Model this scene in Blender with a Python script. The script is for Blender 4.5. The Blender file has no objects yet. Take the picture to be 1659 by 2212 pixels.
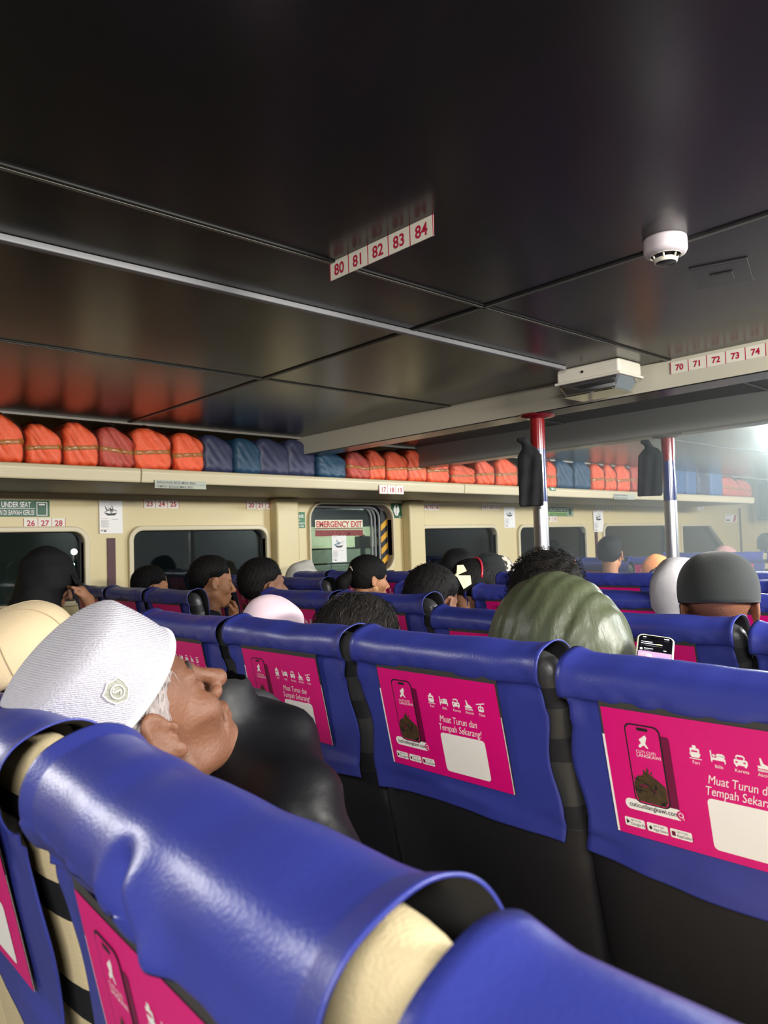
import bpy, bmesh, math, random
import numpy as np
from mathutils import Vector, Matrix, noise

S = bpy.context.scene
COL = S.collection
CAMZ = 1.30                      # camera height over the cabin floor
F = 1640.0                       # focal length in pixels of a 1659 x 2212 frame
R = np.array([[0.73817261, -0.00627633, -0.67458269],
              [-0.67391178, -0.05240528, -0.73695088],
              [-0.03072634, 0.99860618, -0.04291384]])
# world: +X towards the bow, +Y towards the window side, +Z up

# ---------------------------------------------------------------- camera
cam_d = bpy.data.cameras.new('camera')
cam = bpy.data.objects.new('camera', cam_d)
COL.objects.link(cam)
cam_d.sensor_fit = 'VERTICAL'
cam_d.sensor_height = 24.0
cam_d.lens = 24.0 * F / 2212.0
cam_d.clip_start = 0.02
m4 = Matrix([[R[0][0], R[0][1], R[0][2], 0], [R[1][0], R[1][1], R[1][2], 0], [R[2][0], R[2][1], R[2][2], CAMZ], [0, 0, 0, 1]])
cam.matrix_world = m4
S.camera = cam
cam_d.dof.use_dof = True
cam_d.dof.focus_distance = 2.0
cam_d.dof.aperture_fstop = 7.0

# ---------------------------------------------------------------- world, exposure
S.view_settings.view_transform = 'Standard'
S.view_settings.look = 'None'
S.view_settings.exposure = 0.4
S.view_settings.gamma = 1.0
S.view_settings.use_curve_mapping = False
w = bpy.data.worlds.new('night')
S.world = w
w.use_nodes = True
w.node_tree.nodes['Background'].inputs['Color'].default_value = (0.02, 0.03, 0.035, 1)
w.node_tree.nodes['Background'].inputs['Strength'].default_value = 0.25

# ---------------------------------------------------------------- cabin lights, all out of view, some added for brightness
def area(name, loc, size, power, color=(1, 1, 1), rot=(0, 0, 0), sy=None):
    d = bpy.data.lights.new(name, 'AREA')
    d.shape = 'RECTANGLE'
    d.size = size
    d.size_y = sy or size
    d.energy = power
    d.color = color
    o = bpy.data.objects.new(name, d)
    COL.objects.link(o)
    o.location = loc
    o.rotation_euler = rot
    return o

LS = 1.0
def unseen_strip(x, y, power, tilt, color=(1.0, 0.97, 0.9), spin=0.0, size=1.2):
    area('unseen_light', (x, y, 1.96), size, power * LS, color, sy=0.15, rot=(math.radians(tilt), 0, spin))
unseen_strip(-1.2, -0.9, 66, 45, spin=math.radians(-20))
unseen_strip(1.8, -1.3, 108, 68)  # this and the next three: unseen, added to brighten wall, jackets and front rows
unseen_strip(3.7, -0.6, 95, 62, (0.95, 0.99, 1.0))
unseen_strip(6.4, 0.4, 120, 55, (0.93, 0.99, 1.0))
unseen_strip(9.6, 1.2, 80, 50, (0.93, 0.99, 1.0))
area('unseen_light', (-1.0, 3.5, 1.98), 1.0, 60, (1.0, 0.98, 0.95), sy=0.3, rot=(math.radians(-50), 0, math.radians(-35)))

# ---------------------------------------------------------------- helpers
def ray(px, py):
    v = R @ np.array([(px - 829.5) / F, -(py - 1106.0) / F, -1.0])
    return v

def atX(px, py, x):
    v = ray(px, py); v = v * (x / v[0]); return (v[0], v[1], v[2] + CAMZ)

def atY(px, py, y):
    v = ray(px, py); v = v * (y / v[1]); return (v[0], v[1], v[2] + CAMZ)

def lin(r, g, b):
    f = lambda c: (c / 255 / 12.92) if c / 255 <= 0.04045 else ((c / 255 + 0.055) / 1.055) ** 2.4
    return (f(r), f(g), f(b), 1)

MATS = {}
def mat(name, col, rough=0.5, metal=0.0, bump=0.0, bscale=60, coat=0.0, var=0.0, vscale=8, emit=0, stretch=None, spec=0.5, sheen=0.0):
    if name in MATS: return MATS[name]
    m = bpy.data.materials.new(name); m.use_nodes = True
    nt = m.node_tree; b = nt.nodes['Principled BSDF']
    c = tuple(col[:3]) + (1,)
    b.inputs['Base Color'].default_value = c
    b.inputs['Roughness'].default_value = rough
    b.inputs['Metallic'].default_value = metal
    b.inputs['Specular IOR Level'].default_value = spec
    if coat:
        b.inputs['Coat Weight'].default_value = coat; b.inputs['Coat Roughness'].default_value = 0.12
    if sheen: b.inputs['Sheen Weight'].default_value = sheen
    if emit:
        b.inputs['Emission Color'].default_value = c; b.inputs['Emission Strength'].default_value = emit
    tc = nt.nodes.new('ShaderNodeTexCoord'); mp = nt.nodes.new('ShaderNodeMapping')
    nt.links.new(tc.outputs['Object'], mp.inputs['Vector'])
    if stretch: mp.inputs['Scale'].default_value = stretch
    if bump:
        n = nt.nodes.new('ShaderNodeTexNoise'); n.inputs['Scale'].default_value = bscale; n.inputs['Detail'].default_value = 4
        bp = nt.nodes.new('ShaderNodeBump'); bp.inputs['Strength'].default_value = bump; bp.inputs['Distance'].default_value = 0.004
        nt.links.new(mp.outputs[0], n.inputs['Vector']); nt.links.new(n.outputs['Fac'], bp.inputs['Height'])
        nt.links.new(bp.outputs[0], b.inputs['Normal'])
    if var:
        n2 = nt.nodes.new('ShaderNodeTexNoise'); n2.inputs['Scale'].default_value = vscale; n2.inputs['Detail'].default_value = 5
        mx = nt.nodes.new('ShaderNodeMix'); mx.data_type = 'RGBA'
        mx.inputs[6].default_value = tuple(x * (1 - var) for x in c[:3]) + (1,)
        mx.inputs[7].default_value = tuple(min(1, x * (1 + var)) for x in c[:3]) + (1,)
        nt.links.new(mp.outputs[0], n2.inputs['Vector']); nt.links.new(n2.outputs['Fac'], mx.inputs[0])
        nt.links.new(mx.outputs[2], b.inputs['Base Color'])
    MATS[name] = m
    return m

def clear_mat(name, tint, rough=0.1, gloss=0.25, fres=1.45, bump=0.0, bscale=40):
    m = bpy.data.materials.new(name); m.use_nodes = True
    nt = m.node_tree; nt.nodes.clear()
    out = nt.nodes.new('ShaderNodeOutputMaterial'); mx = nt.nodes.new('ShaderNodeMixShader')
    t = nt.nodes.new('ShaderNodeBsdfTransparent'); t.inputs['Color'].default_value = tint + (1,)
    g = nt.nodes.new('ShaderNodeBsdfGlossy'); g.inputs['Roughness'].default_value = rough
    fr = nt.nodes.new('ShaderNodeFresnel'); fr.inputs['IOR'].default_value = fres
    ad = nt.nodes.new('ShaderNodeMath'); ad.operation = 'ADD'; ad.inputs[1].default_value = gloss; ad.use_clamp = True
    nt.links.new(fr.outputs[0], ad.inputs[0]); nt.links.new(ad.outputs[0], mx.inputs[0])
    nt.links.new(t.outputs[0], mx.inputs[1]); nt.links.new(g.outputs[0], mx.inputs[2]); nt.links.new(mx.outputs[0], out.inputs[0])
    if bump:
        n = nt.nodes.new('ShaderNodeTexNoise'); n.inputs['Scale'].default_value = bscale
        bp = nt.nodes.new('ShaderNodeBump'); bp.inputs['Strength'].default_value = bump; bp.inputs['Distance'].default_value = 0.03
        nt.links.new(n.outputs['Fac'], bp.inputs['Height']); nt.links.new(bp.outputs[0], g.inputs['Normal']); nt.links.new(bp.outputs[0], fr.inputs['Normal'])
    return m

M = {}
M['vinyl'] = mat('blue_vinyl', lin(50, 58, 140), 0.37, bump=0.1, bscale=300, var=0.1, vscale=6, spec=0.5)
M['inner'] = mat('shade_base_black', (0.006, 0.006, 0.008), 0.8)  # shade inside the seat covers painted black; seat bases use it too
M['char'] = mat('charcoal_vinyl', (0.036, 0.036, 0.038), 0.4, bump=0.1, bscale=150)
M['charback'] = mat('charcoal_back', (0.011, 0.011, 0.015), 0.5, bump=0.1, bscale=150)
M['black'] = mat('black_fabric', (0.006, 0.006, 0.009), 0.7)
M['beige'] = mat('beige_fabric', lin(205, 188, 150), 0.75, bump=0.3, bscale=400, var=0.06)
M['magenta'] = mat('magenta_print', lin(214, 8, 118), 0.42, var=0.05, vscale=60)
M['magdark'] = mat('maroon_print', lin(110, 5, 60), 0.42)
M['white'] = mat('white_print', lin(240, 236, 232), 0.5)
M['ink'] = mat('black_print', (0.01, 0.01, 0.012), 0.5)
M['leaf'] = mat('brown_print', lin(70, 55, 35), 0.45, var=0.6, vscale=120)
M['strip'] = mat('grey_backing', (0.04, 0.038, 0.036), 0.6)
M['cream'] = mat('cream_panel', lin(212, 194, 146), 0.42, bump=0.08, bscale=12, var=0.03, vscale=3)
M['creamshelf'] = mat('cream_shelf', lin(206, 193, 160), 0.38, bump=0.05, bscale=20)
M['ceil'] = mat('black_gloss_ceiling', (0.022, 0.0215, 0.0205), 0.26, bump=0.05, bscale=3, stretch=(1, 3, 1), spec=0.5)
M['beam'] = mat('grey_paint', lin(200, 195, 176), 0.35, bump=0.04, bscale=20)
M['joint'] = mat('joint_trim', (0.16, 0.155, 0.13), 0.4)
M['groove'] = mat('joint_rubber', (0.008, 0.008, 0.008), 0.5)
M['conduit'] = mat('grey_conduit', (0.22, 0.22, 0.23), 0.4)
M['steel'] = mat('brushed_steel', (0.38, 0.38, 0.39), 0.34, metal=1, bump=0.1, bscale=200, stretch=(1, 1, 0.05))
M['redp'] = mat('red_gloss', lin(118, 18, 24), 0.16, coat=0.5)
M['bluep'] = mat('navy_gloss', lin(32, 42, 95), 0.16, coat=0.5)
M['orange'] = mat('orange_fabric', lin(255, 104, 56), 0.6, bump=0.8, bscale=45, var=0.08, vscale=14)
M['darkorange'] = mat('faded_red_fabric', lin(200, 78, 60), 0.6, bump=0.8, bscale=45, var=0.1)
M['tape'] = mat('brown_tape', lin(178, 120, 60), 0.25, var=0.2)
M['tealbag'] = mat('teal_bag', lin(36, 70, 96), 0.5, bump=0.25, bscale=40, var=0.08)
M['purplebag'] = mat('slate_bag', lin(54, 57, 86), 0.5, bump=0.25, bscale=40, var=0.08)
M['bluebag'] = mat('mid_blue_bag', lin(58, 96, 146), 0.5, bump=0.2, bscale=40)
M['plastic'] = clear_mat('clear_plastic_wrap', (0.99, 0.98, 0.975), 0.14, 0.03, 1.25, 0.35, 40)
M['glass'] = clear_mat('window_glass', (0.55, 0.6, 0.58), 0.03, 0.03, 1.5)
M['cover'] = clear_mat('clear_lamp_cover', (0.6, 0.6, 0.6), 0.1, 0.15, 1.5)
M['rubber'] = mat('black_rubber', (0.012, 0.012, 0.012), 0.4)
M['maroon'] = mat('maroon_strip', lin(72, 20, 28), 0.5)
M['green'] = mat('green_sign', lin(18, 110, 60), 0.45)
M['dgreen'] = mat('dark_green_sign', lin(12, 84, 48), 0.45)
M['signred'] = mat('red_numbering', lin(178, 20, 60), 0.5)
M['exitred'] = mat('red_lettering', lin(190, 40, 36), 0.5)
M['yellow'] = mat('yellow_stripe', lin(225, 165, 30), 0.5)
M['offwhite'] = mat('off_white_plate', lin(226, 220, 205), 0.45, var=0.04, vscale=40)
M['alarm'] = mat('white_plastic', lin(205, 195, 200), 0.4)
M['floor'] = mat('floor_vinyl', (0.06, 0.06, 0.065), 0.4, var=0.2)
M['darkcloth'] = mat('black_cloth', (0.004, 0.004, 0.005), 0.9, bump=0.3, bscale=25)

def setp(o, label=None, cat=None, group=None, kind=None):
    if label: o['label'] = label
    if cat: o['category'] = cat
    if group: o['group'] = group
    if kind: o['kind'] = kind
    return o

def mesh_obj(name, verts, faces, mats, fm=None, parent=None, smooth=True, loc=None):
    me = bpy.data.meshes.new(name)
    me.from_pydata([tuple(float(c) for c in v) for v in verts], [], [tuple(int(i) for i in f) for f in faces])
    if not isinstance(mats, (list, tuple)): mats = [mats]
    for m in mats: me.materials.append(m)
    if fm is not None: me.polygons.foreach_set('material_index', np.array(fm, dtype=np.int32))
    me.polygons.foreach_set('use_smooth', [bool(smooth)] * len(me.polygons))
    me.update()
    o = bpy.data.objects.new(name, me); COL.objects.link(o)
    if parent: o.parent = parent
    if loc is not None: o.location = loc
    return o

def empty(name, loc=(0, 0, 0), rz=0):
    o = bpy.data.objects.new(name, None); COL.objects.link(o); o.empty_display_size = 0.05
    o.location = loc; o.rotation_euler = (0, 0, rz)
    return o

class MB:
    """collects simple shapes into one mesh"""
    def __init__(s): s.v = []; s.f = []; s.m = []
    def add(s, v, f, m=0, fn=None):
        n = len(s.v)
        s.v += [tuple(fn(*p)) if fn else tuple(p) for p in v]
        s.f += [tuple(i + n for i in q) for q in f]
        s.m += [m] * len(f)
    def box(s, a, b, m=0, fn=None):
        x0, y0, z0 = a; x1, y1, z1 = b
        v = [(x0, y0, z0), (x1, y0, z0), (x1, y1, z0), (x0, y1, z0), (x0, y0, z1), (x1, y0, z1), (x1, y1, z1), (x0, y1, z1)]
        s.add(v, [(0, 3, 2, 1), (4, 5, 6, 7), (0, 1, 5, 4), (1, 2, 6, 5), (2, 3, 7, 6), (3, 0, 4, 7)], m, fn)
    def tube(s, pts, r, n=12, m=0, capped=True):
        pts = [Vector(p) for p in pts]; k = len(pts)
        rs = r if isinstance(r, (list, tuple)) else [r] * k
        v = []; f = []
        for i, p in enumerate(pts):
            d = (pts[min(i + 1, k - 1)] - pts[max(i - 1, 0)]).normalized()
            a = d.orthogonal() if i == 0 else (a - d * a.dot(d)); a.normalize(); b = d.cross(a)
            for j in range(n):
                t = 2 * math.pi * j / n
                v.append(p + (a * math.cos(t) + b * math.sin(t)) * rs[i])
        for i in range(k - 1):
            for j in range(n):
                f.append((i * n + j, i * n + (j + 1) % n, (i + 1) * n + (j + 1) % n, (i + 1) * n + j))
        if capped: f.append(tuple(range(n))[::-1]); f.append(tuple((k - 1) * n + j for j in range(n)))
        s.add(v, f, m)
    def lathe(s, prof, n=24, c=(0, 0, 0), m=0):
        v = []; f = []
        for r_, z in prof:
            for j in range(n):
                t = 2 * math.pi * j / n
                v.append((c[0] + r_ * math.cos(t), c[1] + r_ * math.sin(t), c[2] + z))
        for i in range(len(prof) - 1):
            for j in range(n):
                f.append((i * n + j, i * n + (j + 1) % n, (i + 1) * n + (j + 1) % n, (i + 1) * n + j))
        s.add(v, f, m)
    def poly(s, pts, m=0, fn=None): s.add(pts, [tuple(range(len(pts)))], m, fn)
    def build(s, name, mats, parent=None, smooth=False, loc=None, bevel=0, seg=2, flip=False):
        o = mesh_obj(name, s.v, s.f, mats, s.m, parent, smooth, loc)
        if bevel:
            b = o.modifiers.new('bevel', 'BEVEL'); b.width = bevel; b.segments = seg; b.limit_method = 'ANGLE'; b.angle_limit = math.radians(40)
            o.data.polygons.foreach_set('use_smooth', [True] * len(o.data.polygons))
            w_ = o.modifiers.new('wn', 'WEIGHTED_NORMAL'); w_.keep_sharp = True
        return o

_tc = {}
def text2d(body, size, align='LEFT', shear=0.0, bold=0.0, sx=1.0):
    """text -> 2-D verts and faces; origin at baseline"""
    key = (body, size, align, shear, bold, sx)
    if key in _tc: return _tc[key]
    cu = bpy.data.curves.new('t', 'FONT'); cu.body = body; cu.size = size; cu.align_x = align
    cu.shear = shear; cu.resolution_u = 3; cu.offset = bold; cu.fill_mode = 'FRONT'
    o = bpy.data.objects.new('t', cu); COL.objects.link(o)
    dg = bpy.context.evaluated_depsgraph_get()
    me = bpy.data.meshes.new_from_object(o.evaluated_get(dg))
    v = [(p.co.x * sx, p.co.y) for p in me.vertices]; f = [tuple(p.vertices) for p in me.polygons]
    bpy.data.objects.remove(o); bpy.data.meshes.remove(me); bpy.data.curves.remove(cu)
    _tc[key] = (v, f)
    return v, f

def rrect(x0, y0, x1, y1, r, n=6):
    out = []
    for cx_, cy_, a0 in ((x1 - r, y0 + r, -90), (x1 - r, y1 - r, 0), (x0 + r, y1 - r, 90), (x0 + r, y0 + r, 180)):
        for i in range(n + 1):
            a = math.radians(a0 + 90 * i / n); out.append((cx_ + r * math.cos(a), cy_ + r * math.sin(a)))
    return out

def plate(outer, holes, thick, bevel=0.0):
    """flat 2-D plate with holes, extruded; returns verts (x, y, z), faces"""
    cu = bpy.data.curves.new('c', 'CURVE'); cu.dimensions = '2D'; cu.fill_mode = 'BOTH'; cu.extrude = thick / 2
    cu.bevel_depth = bevel; cu.bevel_resolution = 2; cu.offset = -bevel
    for pts in [outer] + holes:
        sp = cu.splines.new('POLY'); sp.points.add(len(pts) - 1); sp.use_cyclic_u = True
        for i, p in enumerate(pts): sp.points[i].co = (p[0], p[1], 0, 1)
    o = bpy.data.objects.new('c', cu); COL.objects.link(o)
    dg = bpy.context.evaluated_depsgraph_get()
    me = bpy.data.meshes.new_from_object(o.evaluated_get(dg))
    v = [tuple(p.co) for p in me.vertices]; f = [tuple(p.vertices) for p in me.polygons]
    bpy.data.objects.remove(o); bpy.data.meshes.remove(me); bpy.data.curves.remove(cu)
    return v, f

def copy_tree(o, parent=None):
    c = o.copy(); COL.objects.link(c)
    if parent: c.parent = parent
    for ch in list(o.children): copy_tree(ch, c)
    return c

# ---------------------------------------------------------------- implicit surfaces
def ell(P, c, r, rot=None):
    d = P - np.array(c, dtype=np.float32)
    if rot is not None: d = d @ np.array(rot, dtype=np.float32)
    r = np.array(r, dtype=np.float32)
    k0 = np.sqrt(((d / r) ** 2).sum(1)); k1 = np.sqrt(((d / (r * r)) ** 2).sum(1)) + 1e-9
    return k0 * (k0 - 1) / k1

def cap(P, a, b, ra, rb=None):
    rb = ra if rb is None else rb
    a = np.array(a, dtype=np.float32); b = np.array(b, dtype=np.float32)
    ba = b - a; pa = P - a
    h = np.clip((pa @ ba) / max(float(ba @ ba), 1e-9), 0, 1)
    return np.sqrt(((pa - h[:, None] * ba) ** 2).sum(1)) - (ra + (rb - ra) * h)

def bx(P, c, h, r=0.01):
    q = np.abs(P - np.array(c, dtype=np.float32)) - (np.array(h, dtype=np.float32) - r)
    return np.sqrt((np.maximum(q, 0) ** 2).sum(1)) + np.minimum(q.max(1), 0) - r

def su(a, b, k):
    h = np.clip(0.5 + 0.5 * (b - a) / k, 0, 1); return b * (1 - h) + a * h - k * h * (1 - h)
def si(a, b, k=0.005): return -su(-a, -b, k)
def sd(a, b, k): return si(a, -b, k)

def axis(lo, hi, flo=None, fhi=None, fine=0.006, coarse=0.018):
    if flo is None: return np.arange(lo, hi + fine, fine)
    out = [lo]
    while out[-1] < hi:
        x = out[-1]
        out.append(x + (fine if flo <= x <= fhi else coarse))
    return np.array(out)

def nets(fn, xs, ys, zs):
    X, Y, Z = np.meshgrid(xs, ys, zs, indexing='ij')
    P = np.stack([X.ravel(), Y.ravel(), Z.ravel()], 1).astype(np.float32)
    D = np.empty(len(P), dtype=np.float32)
    for i in range(0, len(P), 400000): D[i:i + 400000] = fn(P[i:i + 400000])
    D = D.reshape(X.shape)
    D = np.where(np.abs(D) < 1e-6, 1e-6, D)
    I = D < 0
    nx, ny, nz = D.shape
    acc = np.zeros((nx - 1, ny - 1, nz - 1, 3)); cnt = np.zeros((nx - 1, ny - 1, nz - 1))
    A = [xs, ys, zs]
    for ax in range(3):
        o1, o2 = [a for a in range(3) if a != ax]
        sl0 = [slice(None)] * 3; sl1 = [slice(None)] * 3; sl0[ax] = slice(0, -1); sl1[ax] = slice(1, None)
        d0 = D[tuple(sl0)]; d1 = D[tuple(sl1)]
        cr = (d0 < 0) != (d1 < 0)
        t = np.where(cr, d0 / np.where(cr, d0 - d1, 1), 0)
        pos = np.zeros(d0.shape + (3,))
        for a in range(3):
            base = A[a][:-1] if a == ax else A[a]
            sh = [1, 1, 1]; sh[a] = len(base)
            pos[..., a] = base.reshape(sh)
        dx = np.diff(A[ax]); sh = [1, 1, 1]; sh[ax] = len(dx)
        pos[..., ax] += t * dx.reshape(sh)
        pos *= cr[..., None]
        for i in (0, 1):
            for j in (0, 1):
                s_ = [slice(None)] * 3
                s_[o1] = slice(0, -1) if i == 0 else slice(1, None)
                s_[o2] = slice(0, -1) if j == 0 else slice(1, None)
                acc += pos[tuple(s_)]; cnt += cr[tuple(s_)]
    act = cnt > 0
    idx = -np.ones(act.shape, dtype=np.int64); idx[act] = np.arange(act.sum())
    V = acc[act] / cnt[act][:, None]
    Fs = []
    for ax in range(3):
        o1, o2 = [(1, 2), (2, 0), (0, 1)][ax]
        sl0 = [slice(1, -1)] * 3; sl1 = [slice(1, -1)] * 3; sl0[ax] = slice(0, -1); sl1[ax] = slice(1, None)
        a_ = I[tuple(sl0)]; b_ = I[tuple(sl1)]
        loc = np.argwhere(a_ != b_)
        if not len(loc): continue
        fl = a_[tuple(loc.T)]
        q = loc.copy(); q[:, o1] += 1; q[:, o2] += 1
        def g(d1, d2):
            k = q.copy(); k[:, o1] -= d1; k[:, o2] -= d2
            return idx[tuple(k.T)]
        quad = np.stack([g(1, 1), g(0, 1), g(0, 0), g(1, 0)], 1)
        quad[~fl] = quad[~fl][:, ::-1]
        Fs.append(quad)
    Q = np.concatenate(Fs) if Fs else np.zeros((0, 4), int)
    Q = Q[(Q >= 0).all(1)]
    return V, Q

def sdf_obj(name, fn, xs, ys, zs, m, parent=None, disp=None, smooth_it=0):
    V, Q = nets(fn, xs, ys, zs)
    o = mesh_obj(name, V, Q, m, None, parent, True)
    if smooth_it:
        s_ = o.modifiers.new('smooth', 'SMOOTH'); s_.factor = 0.5; s_.iterations = smooth_it
    return o

# ================================================================ the cabin shell
CZ = CAMZ + 0.75                 # ceiling height
WY = 5.0                         # inner face of the window wall
def struct(o): o['kind'] = 'structure'; return o

mb = MB(); mb.box((-3.2, -4.6, -0.06), (12.9, 5.1, 0.0)); struct(mb.build('floor', M['floor']))
mb = MB(); mb.box((-3.2, -4.6, CZ), (12.9, 4.2, CZ + 0.05)); struct(mb.build('ceiling', M['ceil']))
mb = MB(); mb.box((-3.2, 4.2, CZ + 0.14), (12.9, 5.1, CZ + 0.18)); mb.box((-3.2, 4.2, CZ + 0.05), (12.9, 4.22, CZ + 0.14)); struct(mb.build('trim_1', M['groove']))

# window wall, seen inside face at y = WY; built in (x, z) and stood up
WIN = {1: (0.75, 1.90, 1.0, 1.445), 2: (2.235, 3.31, 1.0, 1.447), 4: (5.02, 6.12, 1.0, 1.437), 5: (6.51, 7.76, 1.0, 1.436), 6: (8.17, 9.75, 1.0, 1.44)}
EX = (3.745, 4.66, 1.075, 1.652)       # emergency window
TRAP = [(10.15, 0.98), (11.62, 0.98), (11.02, 1.425), (10.15, 1.425)]
def stand(v): return [(x, WY - z, y) for x, y, z in v]       # plate's thickness axis -> into the room
outer = [(-3.2, 0.0), (12.75, 0.0), (12.75, 2.24), (-3.2, 2.24)]
holes = [rrect(a, c, b, d, 0.07) for a, b, c, d in WIN.values()] + [rrect(EX[0], EX[2], EX[1], EX[3], 0.13), TRAP]
v, f = plate(outer, holes, 0.05)
struct(mesh_obj('wall_port', [(x, WY + 0.025 - z, y) for x, y, z in v], f, M['cream'], smooth=False))

def window(n, hole, pane_back=0.045, rim=0.035, rad=0.07, gm=None):
    if len(hole) == 4 and not isinstance(hole[0], tuple):
        x0, x1, z0, z1 = hole
        inner = rrect(x0, z0, x1, z1, rad); out = rrect(x0 - rim, z0 - rim, x1 + rim, z1 + rim, rad + rim)
    else:
        inner = hole; cx_ = sum(p[0] for p in hole) / 4; cz_ = sum(p[1] for p in hole) / 4
        out = [(p[0] + (rim if p[0] > cx_ else -rim), p[1] + (rim if p[1] > cz_ else -rim)) for p in hole]
    v, f = plate(out, [inner], 0.03, bevel=0.008)
    fr = struct(mesh_obj('window_%d' % n, [(x, WY - 0.005 - z, y) for x, y, z in v], f, M['creamshelf'], smooth=False))
    # reveal: ring going outwards
    k = len(inner)
    vv = [(p[0], WY - 0.004, p[1]) for p in inner] + [(p[0], WY + pane_back + 0.03, p[1]) for p in inner]
    mesh_obj('window_reveal', vv, [(i, (i + 1) % k, k + (i + 1) % k, k + i) for i in range(k)], M['alarm'], parent=fr, smooth=False)
    cx_ = sum(p[0] for p in inner) / k; cz_ = sum(p[1] for p in inner) / k
    def off(p, d): 
        L = math.hypot(p[0] - cx_, p[1] - cz_); return (p[0] + (cx_ - p[0]) / L * d, p[1] + (cz_ - p[1]) / L * d)
    v, f = plate(inner, [[off(p, 0.012) for p in inner]], 0.012)
    mesh_obj('window_seal', [(x, WY + pane_back - 0.008 - z, y) for x, y, z in v], f, M['rubber'], parent=fr, smooth=False)
    v, f = plate(inner, [], 0.006)
    mesh_obj('window_pane', [(x, WY + pane_back - z, y) for x, y, z in v], f, gm or M['glass'], parent=fr, smooth=False)
    return fr
for n, h in WIN.items(): window(n, h)
window(7, TRAP)
ew = window(3, EX, pane_back=0.11, rim=0.02, rad=0.13)
# deep right jamb of the emergency window with its grey liners, and the hazard stripes
mb = MB()
for k, (dx, yy) in enumerate(((0.0, 0.10), (0.028, 0.085), (0.056, 0.06))):
    pts = rrect(EX[0] + 0.02, EX[2] + 0.02, EX[1] - 0.15 + dx, EX[3] - 0.018, 0.1)
    mb.tube([(p[0], WY + yy, p[1]) for p in pts[3:19]], 0.011, 8)
mb.build('window_liner', M['conduit'], parent=ew, smooth=True)
mb = MB(); x0, x1 = EX[1] - 0.085, EX[1] - 0.004
mb.box((x0, WY + 0.05, EX[2] + 0.02), (x1, WY + 0.054, EX[3] - 0.05), 0)
for k in range(6):
    z = 1.0 + k * 0.105
    pts = [(x0, z + 0.0), (x1, z + 0.06), (x1, z + 0.115), (x0, z + 0.055)]
    pts = [(a, min(max(b, EX[2] + 0.02), EX[3] - 0.06)) for a, b in pts]
    if pts[2][1] - pts[1][1] > 0.01: mb.poly([(a, WY + 0.048, b) for a, b in pts], 1)
mb.build('hazard_stripes', [M['ink'], M['yellow']], parent=ew)

# pilasters either side of the emergency window
for n, (a, b) in ((2, (3.36, 3.575)), (3, (4.80, 5.0))):
    mb = MB(); d = 0.10
    mb.box((a, WY - d, 0), (b, WY + 0.01, 1.69))
    struct(mb.build('trim_%d' % n, M['cream'], bevel=0.02, seg=3))
# maroon joint strips between panels
for n, xx, z1 in ((4, 2.085, 1.40), (5, 8.0, 1.40), (6, 12.1, 1.70)):
    mb = MB(); mb.box((xx - 0.028, WY - 0.008, 0.0), (xx + 0.028, WY + 0.002, z1)); struct(mb.build('trim_%d' % n, M['maroon']))
# fore bulkhead, aft bulkhead, starboard wall
mb = MB(); mb.box((12.6, -4.6, 0), (12.9, 5.1, 2.24)); struct(mb.build('wall_fore', M['cream']))
mb = MB(); mb.box((-3.3, -4.6, 0), (-3.2, 5.1, 2.24)); struct(mb.build('wall_aft', mat('dark_aft_wall', (0.12, 0.11, 0.10), 0.6)))
mb = MB(); mb.box((-3.3, -4.7, 0), (12.9, -4.6, 2.24)); struct(mb.build('wall_starboard', mat('aft_cream', (0.16, 0.14, 0.10), 0.6)))

# ceiling joints
def joint(n, a, b, w_=0.012):
    mb = MB(); a = Vector(a); b = Vector(b); d = (b - a).normalized(); s_ = Vector((-d.y, d.x, 0))
    for o_, wd, h, m_ in ((0.0, w_ * 0.55, 0.004, 0), (w_ * 0.8, w_ * 0.45, 0.005, 1)):
        p = [a + s_ * (o_ - wd), a + s_ * (o_ + wd), b + s_ * (o_ + wd), b + s_ * (o_ - wd)]
        q = [(x.x, x.y, CZ - h) for x in p]; t = [(x.x, x.y, CZ + 0.001) for x in p]
        mb.add(q + t, [(0, 1, 2, 3), (4, 7, 6, 5), (0, 4, 5, 1), (1, 5, 6, 2), (2, 6, 7, 3), (3, 7, 4, 0)], m_)
    struct(mb.build('trim_%d' % n, [M['groove'], M['joint']]))
tn = 7
for y in (1.53, 2.80, 0.26 - 0.02, -1.03): joint(tn, (-3.2, y, 0), (12.5, y, 0)) if y > 1 else None; tn += 1
for x in (1.86,): joint(tn, (x, 4.2, 0), (x, -4.6, 0)); tn += 1
joint(tn, (5.35, 4.2, 0), (5.35, -4.6, 0)); tn += 1
mb = MB(); mb.box((-3.2, 4.185, CZ - 0.012), (12.6, 4.215, CZ + 0.005)); struct(mb.build('trim_%d' % tn, mat('edge_trim', (0.3, 0.28, 0.24), 0.35))); tn += 1

# cross beams
def beam(n, x, zb, wd, m_=None):
    mb = MB(); mb.box((x, -4.6, zb), (x + wd, 4.3, CZ + 0.01), 0)
    mb.box((x + 0.004, -4.6, zb - 0.004), (x + wd - 0.004, 4.28, zb), 1)
    struct(mb.build('trim_%d' % n, [m_ or M['beam'], M['ceil']], bevel=0.006))
beam(tn, 3.08, CAMZ + 0.63, 0.16); tn += 1
beam(tn, 4.18, CAMZ + 0.595, 0.16, mat('mid_grey_beam', lin(138, 136, 128), 0.35)); tn += 1  # forward beam in a darker grey than the nearer one
# metal edge along the forward beam's lower arris
mb = MB(); mb.box((4.17, -4.6, CAMZ + 0.587), (4.19, 4.28, CAMZ + 0.597)); struct(mb.build('trim_%d' % tn, M['joint'])); tn += 1

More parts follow.
